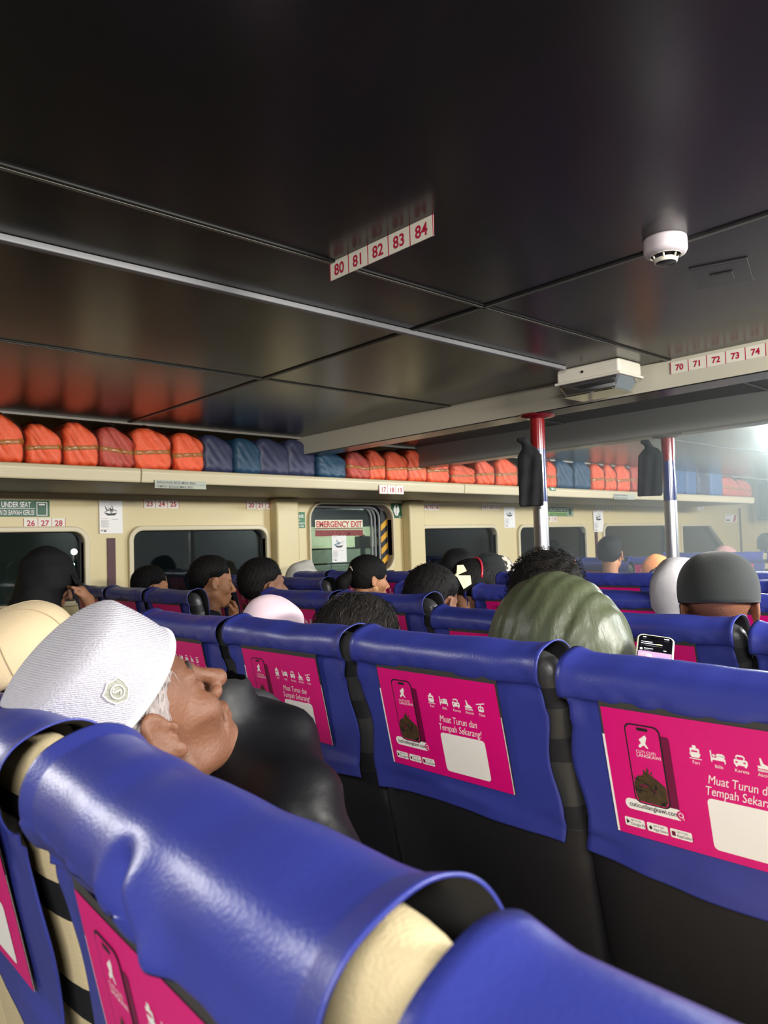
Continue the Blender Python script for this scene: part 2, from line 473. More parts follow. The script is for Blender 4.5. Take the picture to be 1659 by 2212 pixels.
# conduit along the ceiling
c0 = (-3.0, 1.872); c1 = (2.80, 1.872)
mb = MB(); mb.box((c0[0], c0[1] - 0.0125, CZ - 0.018), (c1[0], c1[1] + 0.0125, CZ - 0.001))
o = mb.build('cable_conduit', M['conduit'], bevel=0.003)
setp(o, 'long pale grey cable conduit running along the black ceiling into the cream emergency lamp', 'conduit')

# ---------------------------------------------------------------- luggage shelf
SZ0, SZ1, SY = CAMZ + 0.392, CAMZ + 0.478, 4.08
SX1 = 10.35
pr = [(SY, SZ0), (SY - 0.004, SZ0 + 0.01), (SY - 0.012, SZ1 - 0.025), (SY - 0.004, SZ1 - 0.006), (SY + 0.03, SZ1), (SY + 0.05, SZ1 - 0.012), (WY, SZ1 - 0.03), (WY, SZ0 + 0.005), (SY + 0.05, SZ0 + 0.005)]
segs = [-3.2, 1.88, 4.62, 7.42, SX1]
sh = empty('luggage_shelf', (0, SY, SZ0))
setp(sh, 'long cream luggage shelf along the window wall piled with bagged life jackets', 'shelf')
for i in range(4):
    a, b = segs[i] + 0.002, segs[i + 1] - 0.002
    v = [(a, y - SY, z - SZ0) for y, z in pr] + [(b, y - SY, z - SZ0) for y, z in pr]; k = len(pr)
    f = [(j, (j + 1) % k, k + (j + 1) % k, k + j) for j in range(k)] + [tuple(range(k))[::-1], tuple(range(k, 2 * k))]
    o = mesh_obj('shelf_section', v, f, M['creamshelf'], parent=sh, smooth=False)
    b_ = o.modifiers.new('b', 'BEVEL'); b_.width = 0.006; b_.segments = 2; b_.limit_method = 'ANGLE'
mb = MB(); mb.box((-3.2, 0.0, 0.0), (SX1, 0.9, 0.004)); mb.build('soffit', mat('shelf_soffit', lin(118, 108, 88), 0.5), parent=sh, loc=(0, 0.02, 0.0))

# ---------------------------------------------------------------- outside the windows
mb = MB(); mb.box((-3, 9.2, -1.5), (3.4, 9.3, 2.6)); o = mb.build('quay_wall', mat('green_grey_hull', (0.15, 0.18, 0.165), 0.6)); setp(o, 'dim green grey hull seen through the two left windows', 'hull')
dk = empty('side_deck', (4.9, 5.9, 0)); setp(dk, 'pale side deck with railing seen through the emergency window', 'deck')
dk['kind'] = 'structure'
mb = MB(); mb.box((0.0, 0.9, -0.5), (3.6, 1.0, 1.28)); mb.build('deck_wall', mat('deck_grey', lin(140, 148, 134), 0.5), parent=dk)
mb = MB(); mb.box((0.0, 0.88, 1.28), (3.6, 1.0, 1.52)); mb.build('deck_band', mat('deck_pale', lin(225, 228, 195), 0.5), parent=dk)
mb = MB(); mb.box((0.0, 0.0, 1.74), (3.6, 1.0, 1.78)); mb.box((0.0, 0.9, 1.52), (3.6, 1.0, 1.78)); mb.build('deck_roof', M['groove'], parent=dk)
mb = MB()
for z in (1.02, 1.11): mb.tube([(-0.1, 0.6, z), (3.4, 0.6, z)], 0.008, 8)
for i in range(12): mb.tube([(-0.05 + i * 0.3, 0.6, 0.2), (-0.05 + i * 0.3, 0.6, 1.11)], 0.007, 8)
mb.build('railing', M['rubber'], parent=dk, smooth=True)
mb = MB(); mb.box((0.62, 0.5, 0.8), (0.66, 0.54, 1.42)); mb.box((0.56, 0.48, 1.28), (0.72, 0.56, 1.4)); mb.build('deck_post', M['rubber'], parent=dk)
area('deck_lamp', (5.7, 6.3, 1.70), 1.2, 26, (0.92, 1.0, 0.88), sy=0.2)
area('quay_lamp', (1.2, 7.6, 2.9), 2.0, 14, (0.85, 1.0, 0.95), rot=(math.radians(35), 0, 0))
mb = MB(); mb.box((3.8, 4.93, 1.03), (4.62, 5.0, 1.072)); o = mb.build('window_sill', M['rubber'], bevel=0.005); setp(o, 'black sill ledge under the emergency window', 'sill')
# distant lights on the quay
lamp_m = mat('lit_quay_bulb', (1.0, 0.95, 0.8), 0.3, emit=14)
lampc = mat('lit_quay_bulb_cool', (0.7, 1.0, 0.95), 0.3, emit=10)
for (px, py, yy, r, mm, lb) in ((122, 1195, 8.8, 0.022, lampc, 'small cool quay lamp outside the leftmost window above the hooded person'),
        (160, 1192, 8.8, 0.035, lamp_m, 'larger warm quay lamp outside the leftmost window near its right edge'),
        (159, 1219, 8.8, 0.014, lampc, 'tiny quay lamp below the warm one outside the leftmost window'),
        (157, 1245, 8.8, 0.018, lampc, 'lowest quay lamp outside the leftmost window'),
        (984, 1177, 11.0, 0.03, lamp_m, 'tiny warm light outside the window right of the emergency exit'),
        (1143, 1177, 11.0, 0.06, lamp_m, 'warm light outside just left of the nearer pole'),
        (1187, 1176, 11.0, 0.07, lampc, 'bluish white light outside just right of the nearer pole')):
    p = atY(px, py, yy)
    mb = MB(); mb.lathe([(0.001, r), (r * .5, r * .87), (r * .87, r * .5), (r, 0), (r * .87, -r * .5), (r * .5, -r * .87), (0.001, -r)], 14, m=0)
    mb.lathe([(r * .35, r), (r * .35, r * 1.6), (0.001, r * 1.6)], 10, m=1)
    mb.tube([(0, 0.03, r * 1.4), (0, 0.03, -p[2])], 0.012, 8, m=1)
    o = mb.build('quay_lamp', [mm, M['rubber']], smooth=True, loc=p); setp(o, lb, 'lamp', 'quay lamps outside the windows')

# ---------------------------------------------------------------- poles
def pole(x, y, zt, zr, zb, label, rad=0.037):
    t = empty('support_pole', (x, y, 0)); setp(t, label, 'pole', 'poles under the cross beams')
    for nm, a, b, m_ in (('steel_tube', 0, zb, M['steel']), ('blue_band', zb, zr, M['bluep']), ('red_band', zr, zt - 0.012, M['redp'])):
        mb = MB(); mb.lathe([(rad, a), (rad, b)], 32); o = mb.build(nm, m_, parent=t, smooth=True)
    mb = MB(); mb.lathe([(rad, zt - 0.02), (0.085, zt - 0.012), (0.09, zt - 0.004), (0.09, zt + 0.002)], 32); mb.build('top_flange', M['redp'] if x < 4 else M['joint'], parent=t, smooth=True)
    mb = MB(); mb.lathe([(0.09, 0.0), (0.09, 0.01), (rad, 0.012)], 24); mb.build('base_flange', M['steel'], parent=t, smooth=True)
    return t
pole(3.16, 2.285, CAMZ + 0.63, CAMZ + 0.455, CAMZ + 0.19, 'nearer steel pole with red and blue painted top, a black cloth hanging beside it')
pole(4.26, 2.155, CAMZ + 0.595, CAMZ + 0.44, CAMZ + 0.207, 'farther steel pole with red top, standing right of the nearer one')

# black cloths hanging from hooks on the poles
def hanging(x, y, zt, zb, w_, label, lean=0.0):
    h = zt - zb
    def fn(P):
        d = cap(P, (0, 0.022, -0.014), (-0.004, 0.048, -0.010), 0.015, 0.012)
        d = su(d, cap(P, (0, 0.022, -0.02), (0, 0.0, -0.07), 0.017, 0.03), 0.015)
        tz = np.clip((-P[:, 2] - 0.05) / (h - 0.05), 0, 1)
        hw = w_ * (0.52 + 0.48 * np.clip(tz * 7, 0, 1) ** 0.8)
        fold = 0.004 * np.sin(P[:, 1] * 110 + P[:, 2] * 12) + 0.003 * np.sin(P[:, 2] * 60 + P[:, 1] * 30)
        q = np.stack([np.abs(P[:, 0] + fold) - 0.014, np.abs(P[:, 1] + lean * P[:, 2]) - hw + 0.008, np.abs(P[:, 2] + h / 2 + 0.025) - (h / 2 - 0.03)], 1)
        b_ = np.sqrt((np.maximum(q, 0) ** 2).sum(1)) + np.minimum(q.max(1), 0) - 0.006
        return su(d, b_, 0.015)
    o = sdf_obj('hanging_cloth', fn, axis(-0.05, 0.05, fine=0.005), axis(-w_ - 0.05, w_ + 0.07, fine=0.006), axis(-h - 0.03, 0.03, fine=0.006), M['darkcloth'])
    o.location = (x, y, zt); o.rotation_euler = (0, 0, math.radians(33)); setp(o, label, 'cloth', 'black cloths on the poles')
hanging(3.02, 2.235, CAMZ + 0.50, CAMZ + 0.165, 0.060, 'black cloth pouch hanging on the nearer pole')
hanging(4.12, 2.185, CAMZ + 0.56, CAMZ + 0.235, 0.070, 'black cloth hanging on the farther pole', 0.06)

# ---------------------------------------------------------------- emergency lamp on the beam
el = empty('emergency_lamp', (2.93, 1.79, CZ)); setp(el, 'cream emergency lamp with clear cover fixed where ceiling meets the nearer beam', 'lamp')
mb = MB(); mb.box((-0.085, -0.155, -0.062), (0.10, 0.155, 0.0)); o = mb.build('lamp_housing', M['offwhite'], parent=el, bevel=0.012, seg=3)
mb = MB(); mb.box((-0.092, -0.162, -0.070), (0.104, 0.162, -0.058)); mb.build('lamp_rim', M['offwhite'], parent=el, bevel=0.004)
v = [(-0.085, -0.15, -0.07), (0.098, -0.15, -0.07), (0.098, 0.15, -0.07), (-0.085, 0.15, -0.07), (-0.06, -0.11, -0.125), (0.07, -0.11, -0.125), (0.07, 0.12, -0.125), (-0.06, 0.12, -0.125)]
o = mesh_obj('clear_cover', v, [(4, 7, 6, 5), (0, 1, 5, 4), (1, 2, 6, 5), (2, 3, 7, 6), (3, 0, 4, 7)], M['cover'], parent=el, smooth=False)
b_ = o.modifiers.new('b', 'BEVEL'); b_.width = 0.012; b_.segments = 3
mb = MB(); mb.box((-0.05, -0.10, -0.078), (0.06, 0.10, -0.066)); mb.build('reflector', M['conduit'], parent=el)
mb = MB(); mb.tube([(0.0, -0.08, -0.09), (0.0, 0.09, -0.09)], 0.008, 10); mb.build('tube', mat('unlit_tube', (0.6, 0.6, 0.58), 0.3), parent=el, smooth=True)
mb = MB(); mb.lathe([(0.006, 0.0), (0.006, 0.002), (0.001, 0.002)], 12); o = mb.build('screw', M['ink'], parent=el); o.location = (-0.086, 0.02, -0.03); o.rotation_euler = (0, math.radians(-90), 0)

# ---------------------------------------------------------------- smoke detector
sd_ = empty('smoke_detector', (1.815, 0.90, CZ)); setp(sd_, 'round white smoke detector on the black ceiling at right', 'smoke detector')
mb = MB(); mb.lathe([(0.001, -0.0), (0.052, 0.0), (0.053, -0.006), (0.053, -0.032), (0.049, -0.040), (0.040, -0.043)], 40); mb.build('housing', M['alarm'], parent=sd_, smooth=True)
mb = MB(); mb.lathe([(0.040, -0.043), (0.037, -0.036), (0.001, -0.034)], 40); mb.build('chamber', M['rubber'], parent=sd_, smooth=True)
mb = MB(); mb.lathe([(0.036, -0.040), (0.0375, -0.045), (0.039, -0.044), (0.040, -0.040)], 40); mb.build('rim_ring', M['offwhite'], parent=sd_, smooth=True)
mb = MB(); mb.lathe([(0.0235, -0.052), (0.026, -0.053), (0.027, -0.058), (0.025, -0.061), (0.001, -0.0605)], 40); mb.build('cap_disc', M['rubber'], parent=sd_, smooth=True)
mb = MB(); mb.lathe([(0.0265, -0.050), (0.0285, -0.054), (0.0275, -0.060), (0.025, -0.0615)], 40); mb.build('cap_ring', M['offwhite'], parent=sd_, smooth=True)
for k in range(6):
    a = k * math.pi / 3 + 0.3
    mb = MB(); mb.tube([(0.033 * math.cos(a), 0.033 * math.sin(a), -0.038), (0.0275 * math.cos(a), 0.0275 * math.sin(a), -0.053)], 0.0025, 8); mb.build('cage_post', M['offwhite'], parent=sd_, smooth=True)
# faint square service plate beyond it
mb = MB(); mb.box((-0.10, -0.075, -0.006), (0.10, 0.075, 0.001)); mb.box((-0.03, -0.03, -0.010), (0.045, 0.03, -0.006)); o = mb.build('ceiling_plate', mat('plate_gloss', (0.03, 0.03, 0.03), 0.3), loc=(2.19, 0.92, CZ), bevel=0.004)
o.rotation_euler = (0, 0, 0.3); setp(o, 'faint dark square service plate on the ceiling right of the smoke detector', 'plate')

# ---------------------------------------------------------------- bright lamp at the right edge, on the ceiling
p = atX(1664, 920, 5.6)
bl = empty('ceiling_lamp', (5.6, p[1], CZ)); setp(bl, 'bright lit lamp under the ceiling at the right edge', 'lamp')
mb = MB(); mb.lathe([(0.05, 0.0), (0.05, -0.012), (0.02, -0.016), (0.012, -0.05)], 24); mb.build('lamp_base', M['offwhite'], parent=bl, smooth=True)
r_ = 0.045; cz_ = p[2] - CZ
mb = MB(); mb.lathe([(r_ * math.sin(t * math.pi / 10), cz_ - r_ * math.cos(t * math.pi / 10)) for t in range(11)], 20); mb.lathe([(0.012, cz_ + 0.04), (0.012, -0.04)], 12)
mb.build('bulb', mat('lit_bulb', (1.0, 0.97, 0.85), 0.3, emit=60), parent=bl, smooth=True)
pd = bpy.data.lights.new('bulb_light', 'POINT'); pd.energy = 55; pd.color = (0.92, 1.0, 1.0); pd.shadow_soft_size = 0.05
po = bpy.data.objects.new('bulb_light', pd); COL.objects.link(po); po.location = (5.6, p[1], p[2] - 0.07)

# ---------------------------------------------------------------- monitor on the fore bulkhead
mt = empty('wall_monitor', (12.3, 4.55, 1.5)); setp(mt, 'dark monitor hanging by the fore bulkhead at the far right', 'monitor')
mb = MB(); mb.box((-0.05, -0.9, 0.0), (0.05, 0.25, 0.62)); mb.build('monitor_case', mat('slate_plastic', lin(70, 82, 88), 0.5), parent=mt, bevel=0.015)
mb = MB(); mb.box((-0.056, -0.85, 0.05), (-0.05, 0.2, 0.57)); mb.build('screen', mat('dark_screen', (0.02, 0.03, 0.035), 0.2), parent=mt)
mb = MB(); mb.box((0.05, -0.35, 0.25), (0.32, -0.25, 0.35)); mb.build('bracket', M['rubber'], parent=mt)

# ================================================================ signs and stickers
SEATNO = []
def wall_fn(x, z, y=None):
    """local sign coordinates (u right as seen, v up, d out) -> world for the window wall"""
    yy = WY if y is None else y
    return lambda u, v_, d=0: (x + u, yy - d, z + v_)

def number_strip(nums, fn, cw, ch, label, seat=None, divs=True, mat_plate=None, last=True, dirt=False, tsize=0.80):
    t = empty('number_strip', fn(0, 0)); setp(t, label, 'seat number sign', 'printed seat number strips')
    o0 = Vector(t.location); g = lambda u, v_, d=0: tuple(Vector(fn(u, v_, d)) - o0)
    n = len(nums); mb = MB(); W = cw * n
    mb.box((0, -ch / 2, 0.0), (W, ch / 2, 0.002), 0, g)
    mb.build('plate', mat_plate or M['offwhite'], parent=t)
    for i in range(n + (1 if last else 0)):
        mb = MB(); x = i * cw; mb.box((x - cw * 0.018, -ch / 2, 0.002), (x + cw * 0.018, ch / 2, 0.0026), 0, g)
        mb.build('divider', M['signred'], parent=t)
    for i, s_ in enumerate(nums):
        mb = MB()
        v, f = text2d(str(s_), ch * tsize, 'CENTER', bold=ch * 0.018)
        mb.add([(x + (i + 0.5) * cw, y - ch * tsize * 0.36, 0.003) for x, y in v], f, 0, g)
        mb.build('number', M['signred'], parent=t)
    return t

# strips on the window wall
def wstrip(px, py, nums, cwpx, label, y=WY):
    a = atY(px, py, y); b = atY(px + cwpx * len(nums), py, y); cw = (b[0] - a[0]) / len(nums)
    return number_strip(nums, wall_fn(a[0], a[2], y), cw, 0.062, label)
wstrip(51, 1130, ['26', '27', '28'], 30, 'seat numbers 26 27 28 above the leftmost window')
wstrip(310, 1088, ['23', '24', '25'], 25.5, 'seat numbers 23 24 25 under the luggage shelf')
wstrip(532, 1091, ['20', '21', '22'], 20.5, 'seat numbers 20 21 22 beside the pilaster left of the exit')
wstrip(819, 1057, ['17', '18', '19'], 17.5, 'seat numbers 17 18 19 on the shelf edge over the exit window', SY - 0.012)
wstrip(913, 1095, ['14', '15', '16'], 12, 'seat numbers 14 15 16 right of the green life jacket sign')
wstrip(1040, 1095, ['11', '12', '13'], 13, 'seat numbers 11 12 13 left of the nearer pole')
wstrip(1168, 1121, ['8', '9', '10'], 12, 'seat numbers 8 9 10 just right of the nearer pole')
wstrip(1285, 1097, ['5', '6', '7'], 11.5, 'seat numbers 5 6 7 above the poster between the poles')
wstrip(1402, 1097, ['2', '3', '4'], 8, 'seat numbers 2 3 4 behind the farther pole')
wstrip(1505, 1098, ['1', '2'], 8, 'faded seat numbers 1 2 near the trapezoid window')
# hanging strip 80-84
def hang_fn(u, v_, d=0): return (1.25 - d, 1.545 - u, CZ - 0.0245 + v_)
number_strip(['80', '81', '82', '83', '84'], hang_fn, 0.0755, 0.049, 'long white sign with seat numbers 80 to 84 hanging from the black ceiling', tsize=0.84)
def beam_fn(u, v_, d=0): return (3.08 - 0.001 - d, 1.527 - u, CAMZ + 0.711 + v_)
number_strip(['70', '71', '72', '73', '74'], beam_fn, 0.0775, 0.05, 'seat numbers 70 to 74 on the face of the nearer cross beam', tsize=0.7)

def sign(name, label, cat, px, py, px2, py2, base, items, y=WY, border=None, group=None, depth=0.002):
    """flat sign; items: (text, u, v, size (fractions of height), material, sx, align) or ('box', u0, v0, u1, v1, material)"""
    a = atY(px, py, y); b = atY(px2, py2, y); W = b[0] - a[0]; H = a[2] - atY(px, py2, y)[2]
    t = empty(name, (a[0], y, a[2])); setp(t, label, cat, group)
    g = lambda u, v_, d=0: (u * W, -d, -v_ * H)
    mb = MB(); mb.box((0, 0, 0), (1, 1, depth), 0, g); mb.build('plate', base, parent=t)
    groups = {}
    for it in items:
        if it[0] == 'box': nm, m_ = 'printed_band', it[5]
        elif it[0] == 'poly': nm, m_ = 'printed_picture', it[2]
        else: nm, m_ = 'lettering', it[4]
        mb = groups.setdefault((nm, m_.name), (MB(), m_))[0]
        if it[0] == 'box': mb.box((it[1], it[2], depth), (it[3], it[4], depth + 0.0006 + 0.00012 * items.index(it)), 0, g)
        elif it[0] == 'poly': mb.poly([(p[0], p[1], depth + 0.0008 + 0.00012 * items.index(it)) for p in it[1]], 0, g)
        else:
            v, f = text2d(it[0], it[3] * H, it[6] if len(it) > 6 else 'LEFT', bold=it[3] * H * 0.012)
            mb.add([(it[1] * W + x * it[5], -(-it[2] * H + 0) + 0, y_) for x, y_ in []], [], 0)
            mb.add([(it[1] * W + x * it[5], -(depth + 0.0024), -it[2] * H + y_) for x, y_ in v], f, 0)
    for (nm, _), (mb, m_) in groups.items(): mb.build(nm, m_, parent=t)
    return t
GW, DG = M['green'], M['dgreen']
Wt, Ink = M['white'], M['ink']
sign('life_jacket_sign', 'green LIFE JACKET UNDER SEAT sign cut by the left edge of the photo', 'sign', -110, 1078, 107, 1116, DG,
     [('LIFE JACKET UNDER SEAT', 0.80, 0.43, 0.46, Wt, 0.62, 'RIGHT'), ('JAKET KESELAMATAN DI BAWAH KERUSI', 0.835, 0.90, 0.44, Wt, 0.47, 'RIGHT'), ('box', 0.02, 0.49, 0.845, 0.515, Wt),
      ('box', 0.86, 0.10, 0.975, 0.93, Wt), ('poly', [(0.868, 0.14), (0.967, 0.14), (0.967, 0.89), (0.868, 0.89)], DG), ('box', 0.90, 0.28, 0.935, 0.92, Wt), ('box', 0.885, 0.2, 0.95, 0.3, Wt)])
sign('baggage_sign', 'small grey BAGGAGE BOX MAX 5KG plate on the shelf edge at left', 'sign', 334, 1036, 445, 1054, mat('pale_plate', lin(172, 176, 160), 0.5),
     [('BAGGAGE BOX MAX 5KG', 0.04, 0.43, 0.42, mat('grey_print', lin(110, 112, 106), 0.5), 1.05), ('TEMPAT BAGASI MAX 5KG', 0.02, 0.93, 0.42, mat('grey_print', (0, 0, 0)), 0.98), ('box', 0, 0.48, 1, 0.52, mat('grey_print', (0, 0, 0)))], y=SY - 0.012)
sign('baggage_sign', 'small faded baggage plate on the shelf edge between the poles', 'sign', 1326, 1066, 1371, 1078, mat('pale_plate', (0, 0, 0)),
     [('BAGGAGE BOX MAX 5KG', 0.04, 0.43, 0.42, mat('grey_print', (0, 0, 0)), 0.9), ('TEMPAT BAGASI MAX 5KG', 0.02, 0.93, 0.42, mat('grey_print', (0, 0, 0)), 0.85)], y=SY - 0.012)
sign('exit_sign', 'green Exit for emergency use only sign left of the emergency window', 'sign', 636, 1106, 659, 1141, GW,
     [('Exit', 0.5, 0.35, 0.36, Wt, 1.0, 'CENTER'), ('for', 0.4, 0.55, 0.18, Wt, 1.0, 'CENTER'), ('emergency', 0.5, 0.74, 0.18, Wt, 0.9, 'CENTER'), ('use only', 0.5, 0.92, 0.18, Wt, 0.95, 'CENTER')])
jk = [(0.5 + 0.27 * math.cos(t) * (1 if math.sin(t) < 0.3 else 0.8), 0.47 + 0.40 * math.sin(t)) for t in [i * math.pi / 12 for i in range(24)]]
sign('life_jacket_sign', 'small dark green life jacket symbol sign right of the emergency window', 'sign', 844, 1087, 868, 1119, DG,
     [('poly', jk, Wt), ('poly', [(0.47, 0.05), (0.53, 0.05), (0.58, 0.2), (0.5, 0.36), (0.42, 0.2)], DG), ('box', 0.485, 0.36, 0.515, 0.86, DG), ('jaket', 0.93, 0.95, 0.12, Wt, 0.9, 'RIGHT')])
sign('life_jacket_sign', 'green LIFE JACKET UNDER SEAT sign right of the nearer pole', 'sign', 1165, 1094, 1238, 1115, DG,
     [('LIFE JACKET UNDER SEAT', 0.80, 0.44, 0.44, Wt, 0.62, 'RIGHT'), ('box', 0.02, 0.54, 0.81, 0.93, mat('pale_green', lin(150, 185, 110), 0.5)), ('JAKET DI BAWAH KERUSI', 0.8, 0.88, 0.36, DG, 0.75, 'RIGHT'), ('box', 0.83, 0.08, 0.975, 0.93, Wt),
      ('poly', [(0.845, 0.13), (0.96, 0.13), (0.96, 0.89), (0.845, 0.89)], DG), ('box', 0.88, 0.2, 0.925, 0.92, Wt)])
sign('arrow_sign', 'tiny green arrow exit sticker on the shelf edge right of the nearer pole', 'sticker', 1187, 1052, 1200, 1060, GW,
     [('poly', [(0.2, 0.5), (0.5, 0.15), (0.5, 0.38), (0.85, 0.38), (0.85, 0.62), (0.5, 0.62), (0.5, 0.85)], Wt)], y=SY - 0.012)

# ink-picture leaflets
def ink(seed, cx_, cy_, sx, sy, n=9):
    rd = random.Random(seed); out = []
    for i in range(n):
        a = rd.uniform(0, 6.28); r0 = rd.uniform(0.0, 0.9); x = cx_ + sx * r0 * math.cos(a); y = cy_ + sy * r0 * math.sin(a)
        L = rd.uniform(0.25, 0.7) * sx; w_ = rd.uniform(0.02, 0.07) * sy * 2; th = rd.choice([-0.3, 0.2, 0.9, 1.3, 1.6]) + rd.uniform(-.25, .25)
        c_, s_ = math.cos(th), math.sin(th) * 0.6
        out.append([(x - c_ * L, y - s_ * L), (x + s_ * w_, y - c_ * w_), (x + c_ * L, y + s_ * L), (x - s_ * w_ * 1.5, y + c_ * w_ * 1.5)])
    hull = [(cx_ - sx * 1.05, cy_ + sy * 0.35), (cx_ - sx * 0.3, cy_ + sy * 0.6), (cx_ + sx * 0.9, cy_ + sy * 0.45), (cx_ + sx * 0.5, cy_ + sy * 0.95), (cx_ - sx * 0.5, cy_ + sy * 0.98)]
    return out + [hull]
GP = mat('grey_small_print', lin(150, 148, 150), 0.5); TL = mat('teal_ink', lin(80, 130, 150), 0.5)
def leaflet(px, py, px2, py2, label, teal, seed, y=WY):
    its = [('poly', p, TL if (teal and i % 2) else Ink) for i, p in enumerate(ink(seed, 0.5, 0.30, 0.30, 0.16, 12))]
    for k in range(8): its.append(('box', 0.07, 0.60 + k * 0.028, 0.42 - (k % 3) * 0.04, 0.610 + k * 0.028, GP))
    its += [('box', 0.07, 0.545, 0.36, 0.553, M['exitred']), ('box', 0.55, 0.57, 0.8, 0.58, GP), ('box', 0.06, 0.865, 0.36, 0.872, mat('ochre_print', lin(190, 140, 60), 0.5)), ('box', 0.06, 0.90, 0.13, 0.92, Ink), ('box', 0.18, 0.90, 0.28, 0.94, Ink), ('box', 0.06, 0.04, 0.3, 0.05, GP)]
    return sign('leaflet', label, 'leaflet', px, py, px2, py2, M['white'], its, y=y, group='white leaflets with ink drawings')
leaflet(214, 1081, 265, 1153, 'white leaflet with black ink drawing above the maroon strip between the two left windows', False, 3, WY - 0.009)
leaflet(716, 1157, 749, 1215, 'white leaflet with blue ink drawing stuck on the emergency window', True, 5, WY + 0.10)
leaflet(1088, 1095, 1113, 1140, 'white leaflet with blue ink drawing just left of the nearer pole', True, 7)
leaflet(1281, 1103, 1304, 1149, 'white leaflet with black ink drawing between the two poles', False, 9, WY - 0.009)
sign('sticker', 'small white sticker with a red figure near the fore end of the window wall', 'sticker', 1567, 1111, 1592, 1128, M['white'],
     [('poly', [(0.75, 0.1), (0.95, 0.05), (0.9, 0.6), (0.8, 0.95), (0.62, 0.9), (0.72, 0.5)], M['exitred']), ('box', 0.05, 0.65, 0.35, 0.85, Ink), ('box', 0.05, 0.1, 0.5, 0.16, GP)])
# emergency wording on the glass
a = atY(683, 1150, WY + 0.10); b = atY(782, 1150, WY + 0.10); W = b[0] - a[0]; K = W / 1.0
t = empty('window_lettering', (a[0], WY + 0.10, a[2])); setp(t, 'EMERGENCY EXIT red lettering on the exit window glass', 'lettering')
zz = lambda py: atY(730, py, WY + 0.10)[2] - a[2]
mb = MB(); mb.box((-0.01, -0.001, zz(1140)), (W + 0.01, 0.0, zz(1123))); mb.build('pale_band', mat('frosted_band', lin(235, 232, 205), 0.6), parent=t)
mb = MB(); mb.box((-0.01, -0.001, zz(1158)), (W + 0.01, 0.0, zz(1145))); mb.build('red_band', mat('faded_red_band', lin(150, 60, 52), 0.6), parent=t)
def fit(body, z0, z1, m_):
    v, f = text2d(body, 1.0, bold=0.03); w0 = max(p[0] for p in v); h0 = 0.72
    mb = MB(); mb.add([(x / w0 * W, -0.0025, z0 + y / h0 * (z1 - z0)) for x, y in v], f); mb.build('lettering', m_, parent=t)
fit('EMERGENCY EXIT', zz(1138.5), zz(1125.5), M['exitred'])
fit('KELUAR KECEMASAN', zz(1157), zz(1146), mat('dark_red_print', lin(120, 24, 24), 0.5))
mb = MB(); mb.box((-0.01, -0.002, zz(1142.5)), (W + 0.01, 0.0, zz(1140.5))); mb.build('rule', mat('dark_red_print', (0, 0, 0)), parent=t)

# ================================================================ life jackets in bags on the shelf
def wr(P, s, k, a):
    return a * (np.sin(P[:, 0] * k + s) * np.sin(P[:, 2] * k * 1.3 + 2 * s + P[:, 0] * k * .5) + 0.6 * np.sin(P[:, 0] * k * 2.1 + P[:, 2] * k * 1.7 + s * 3 + P[:, 1] * 20))
def jacket_shape(seed, w_, h, slope, dep=0.115, wa=0.0035):
    """block leaning on its side: left shoulder high, right side sloping down"""
    def fn(P):
        x = P[:, 0] / (w_ / 2)
        top = h * (1.0 - slope * np.clip((x + 0.15) / 1.15, 0, 1) ** 1.3 - 0.10 * np.clip(-x - 0.55, 0, 1))
        Q = P.copy(); Q[:, 2] = P[:, 2] * (h / np.maximum(top, 0.02))
        d = bx(Q, (0, 0, h / 2), (w_ / 2, dep, h / 2), 0.042)
        return d * 0.8 + wr(P, seed, 48, wa)
    return fn
def jacket_proto(name, seed, w_, h, slope, m_, tape=True, wrap=True, label='', wa=0.0035):
    fn = jacket_shape(seed, w_, h, slope, wa=wa)
    xs = axis(-w_ / 2 - .03, w_ / 2 + .03, fine=0.009); ys = axis(-0.17, 0.17, fine=0.012); zs = axis(-0.025, h + .03, fine=0.009)
    t = empty(name, (0, 0, -5))
    sdf_obj('bundle', fn, xs, ys, zs, m_, parent=t, smooth_it=1)
    if tape:
        zc = h * 0.42
        sdf_obj('tape', lambda P: si(fn(P) - 0.0035, np.abs(P[:, 2] - zc - 0.1 * P[:, 0] * math.sin(seed)) - 0.015, 0.002), xs, ys, axis(zc - .06, zc + .06, fine=0.005), M['tape'], parent=t)
    if wrap:
        sdf_obj('plastic_wrap', lambda P: fn(P) - 0.010 - wr(P, seed + 4, 33, 0.004) - 0.004 * np.sin(P[:, 0] * 90 + P[:, 2] * 70), xs, ys, zs, M['plastic'], parent=t)
    return t
JP = {}
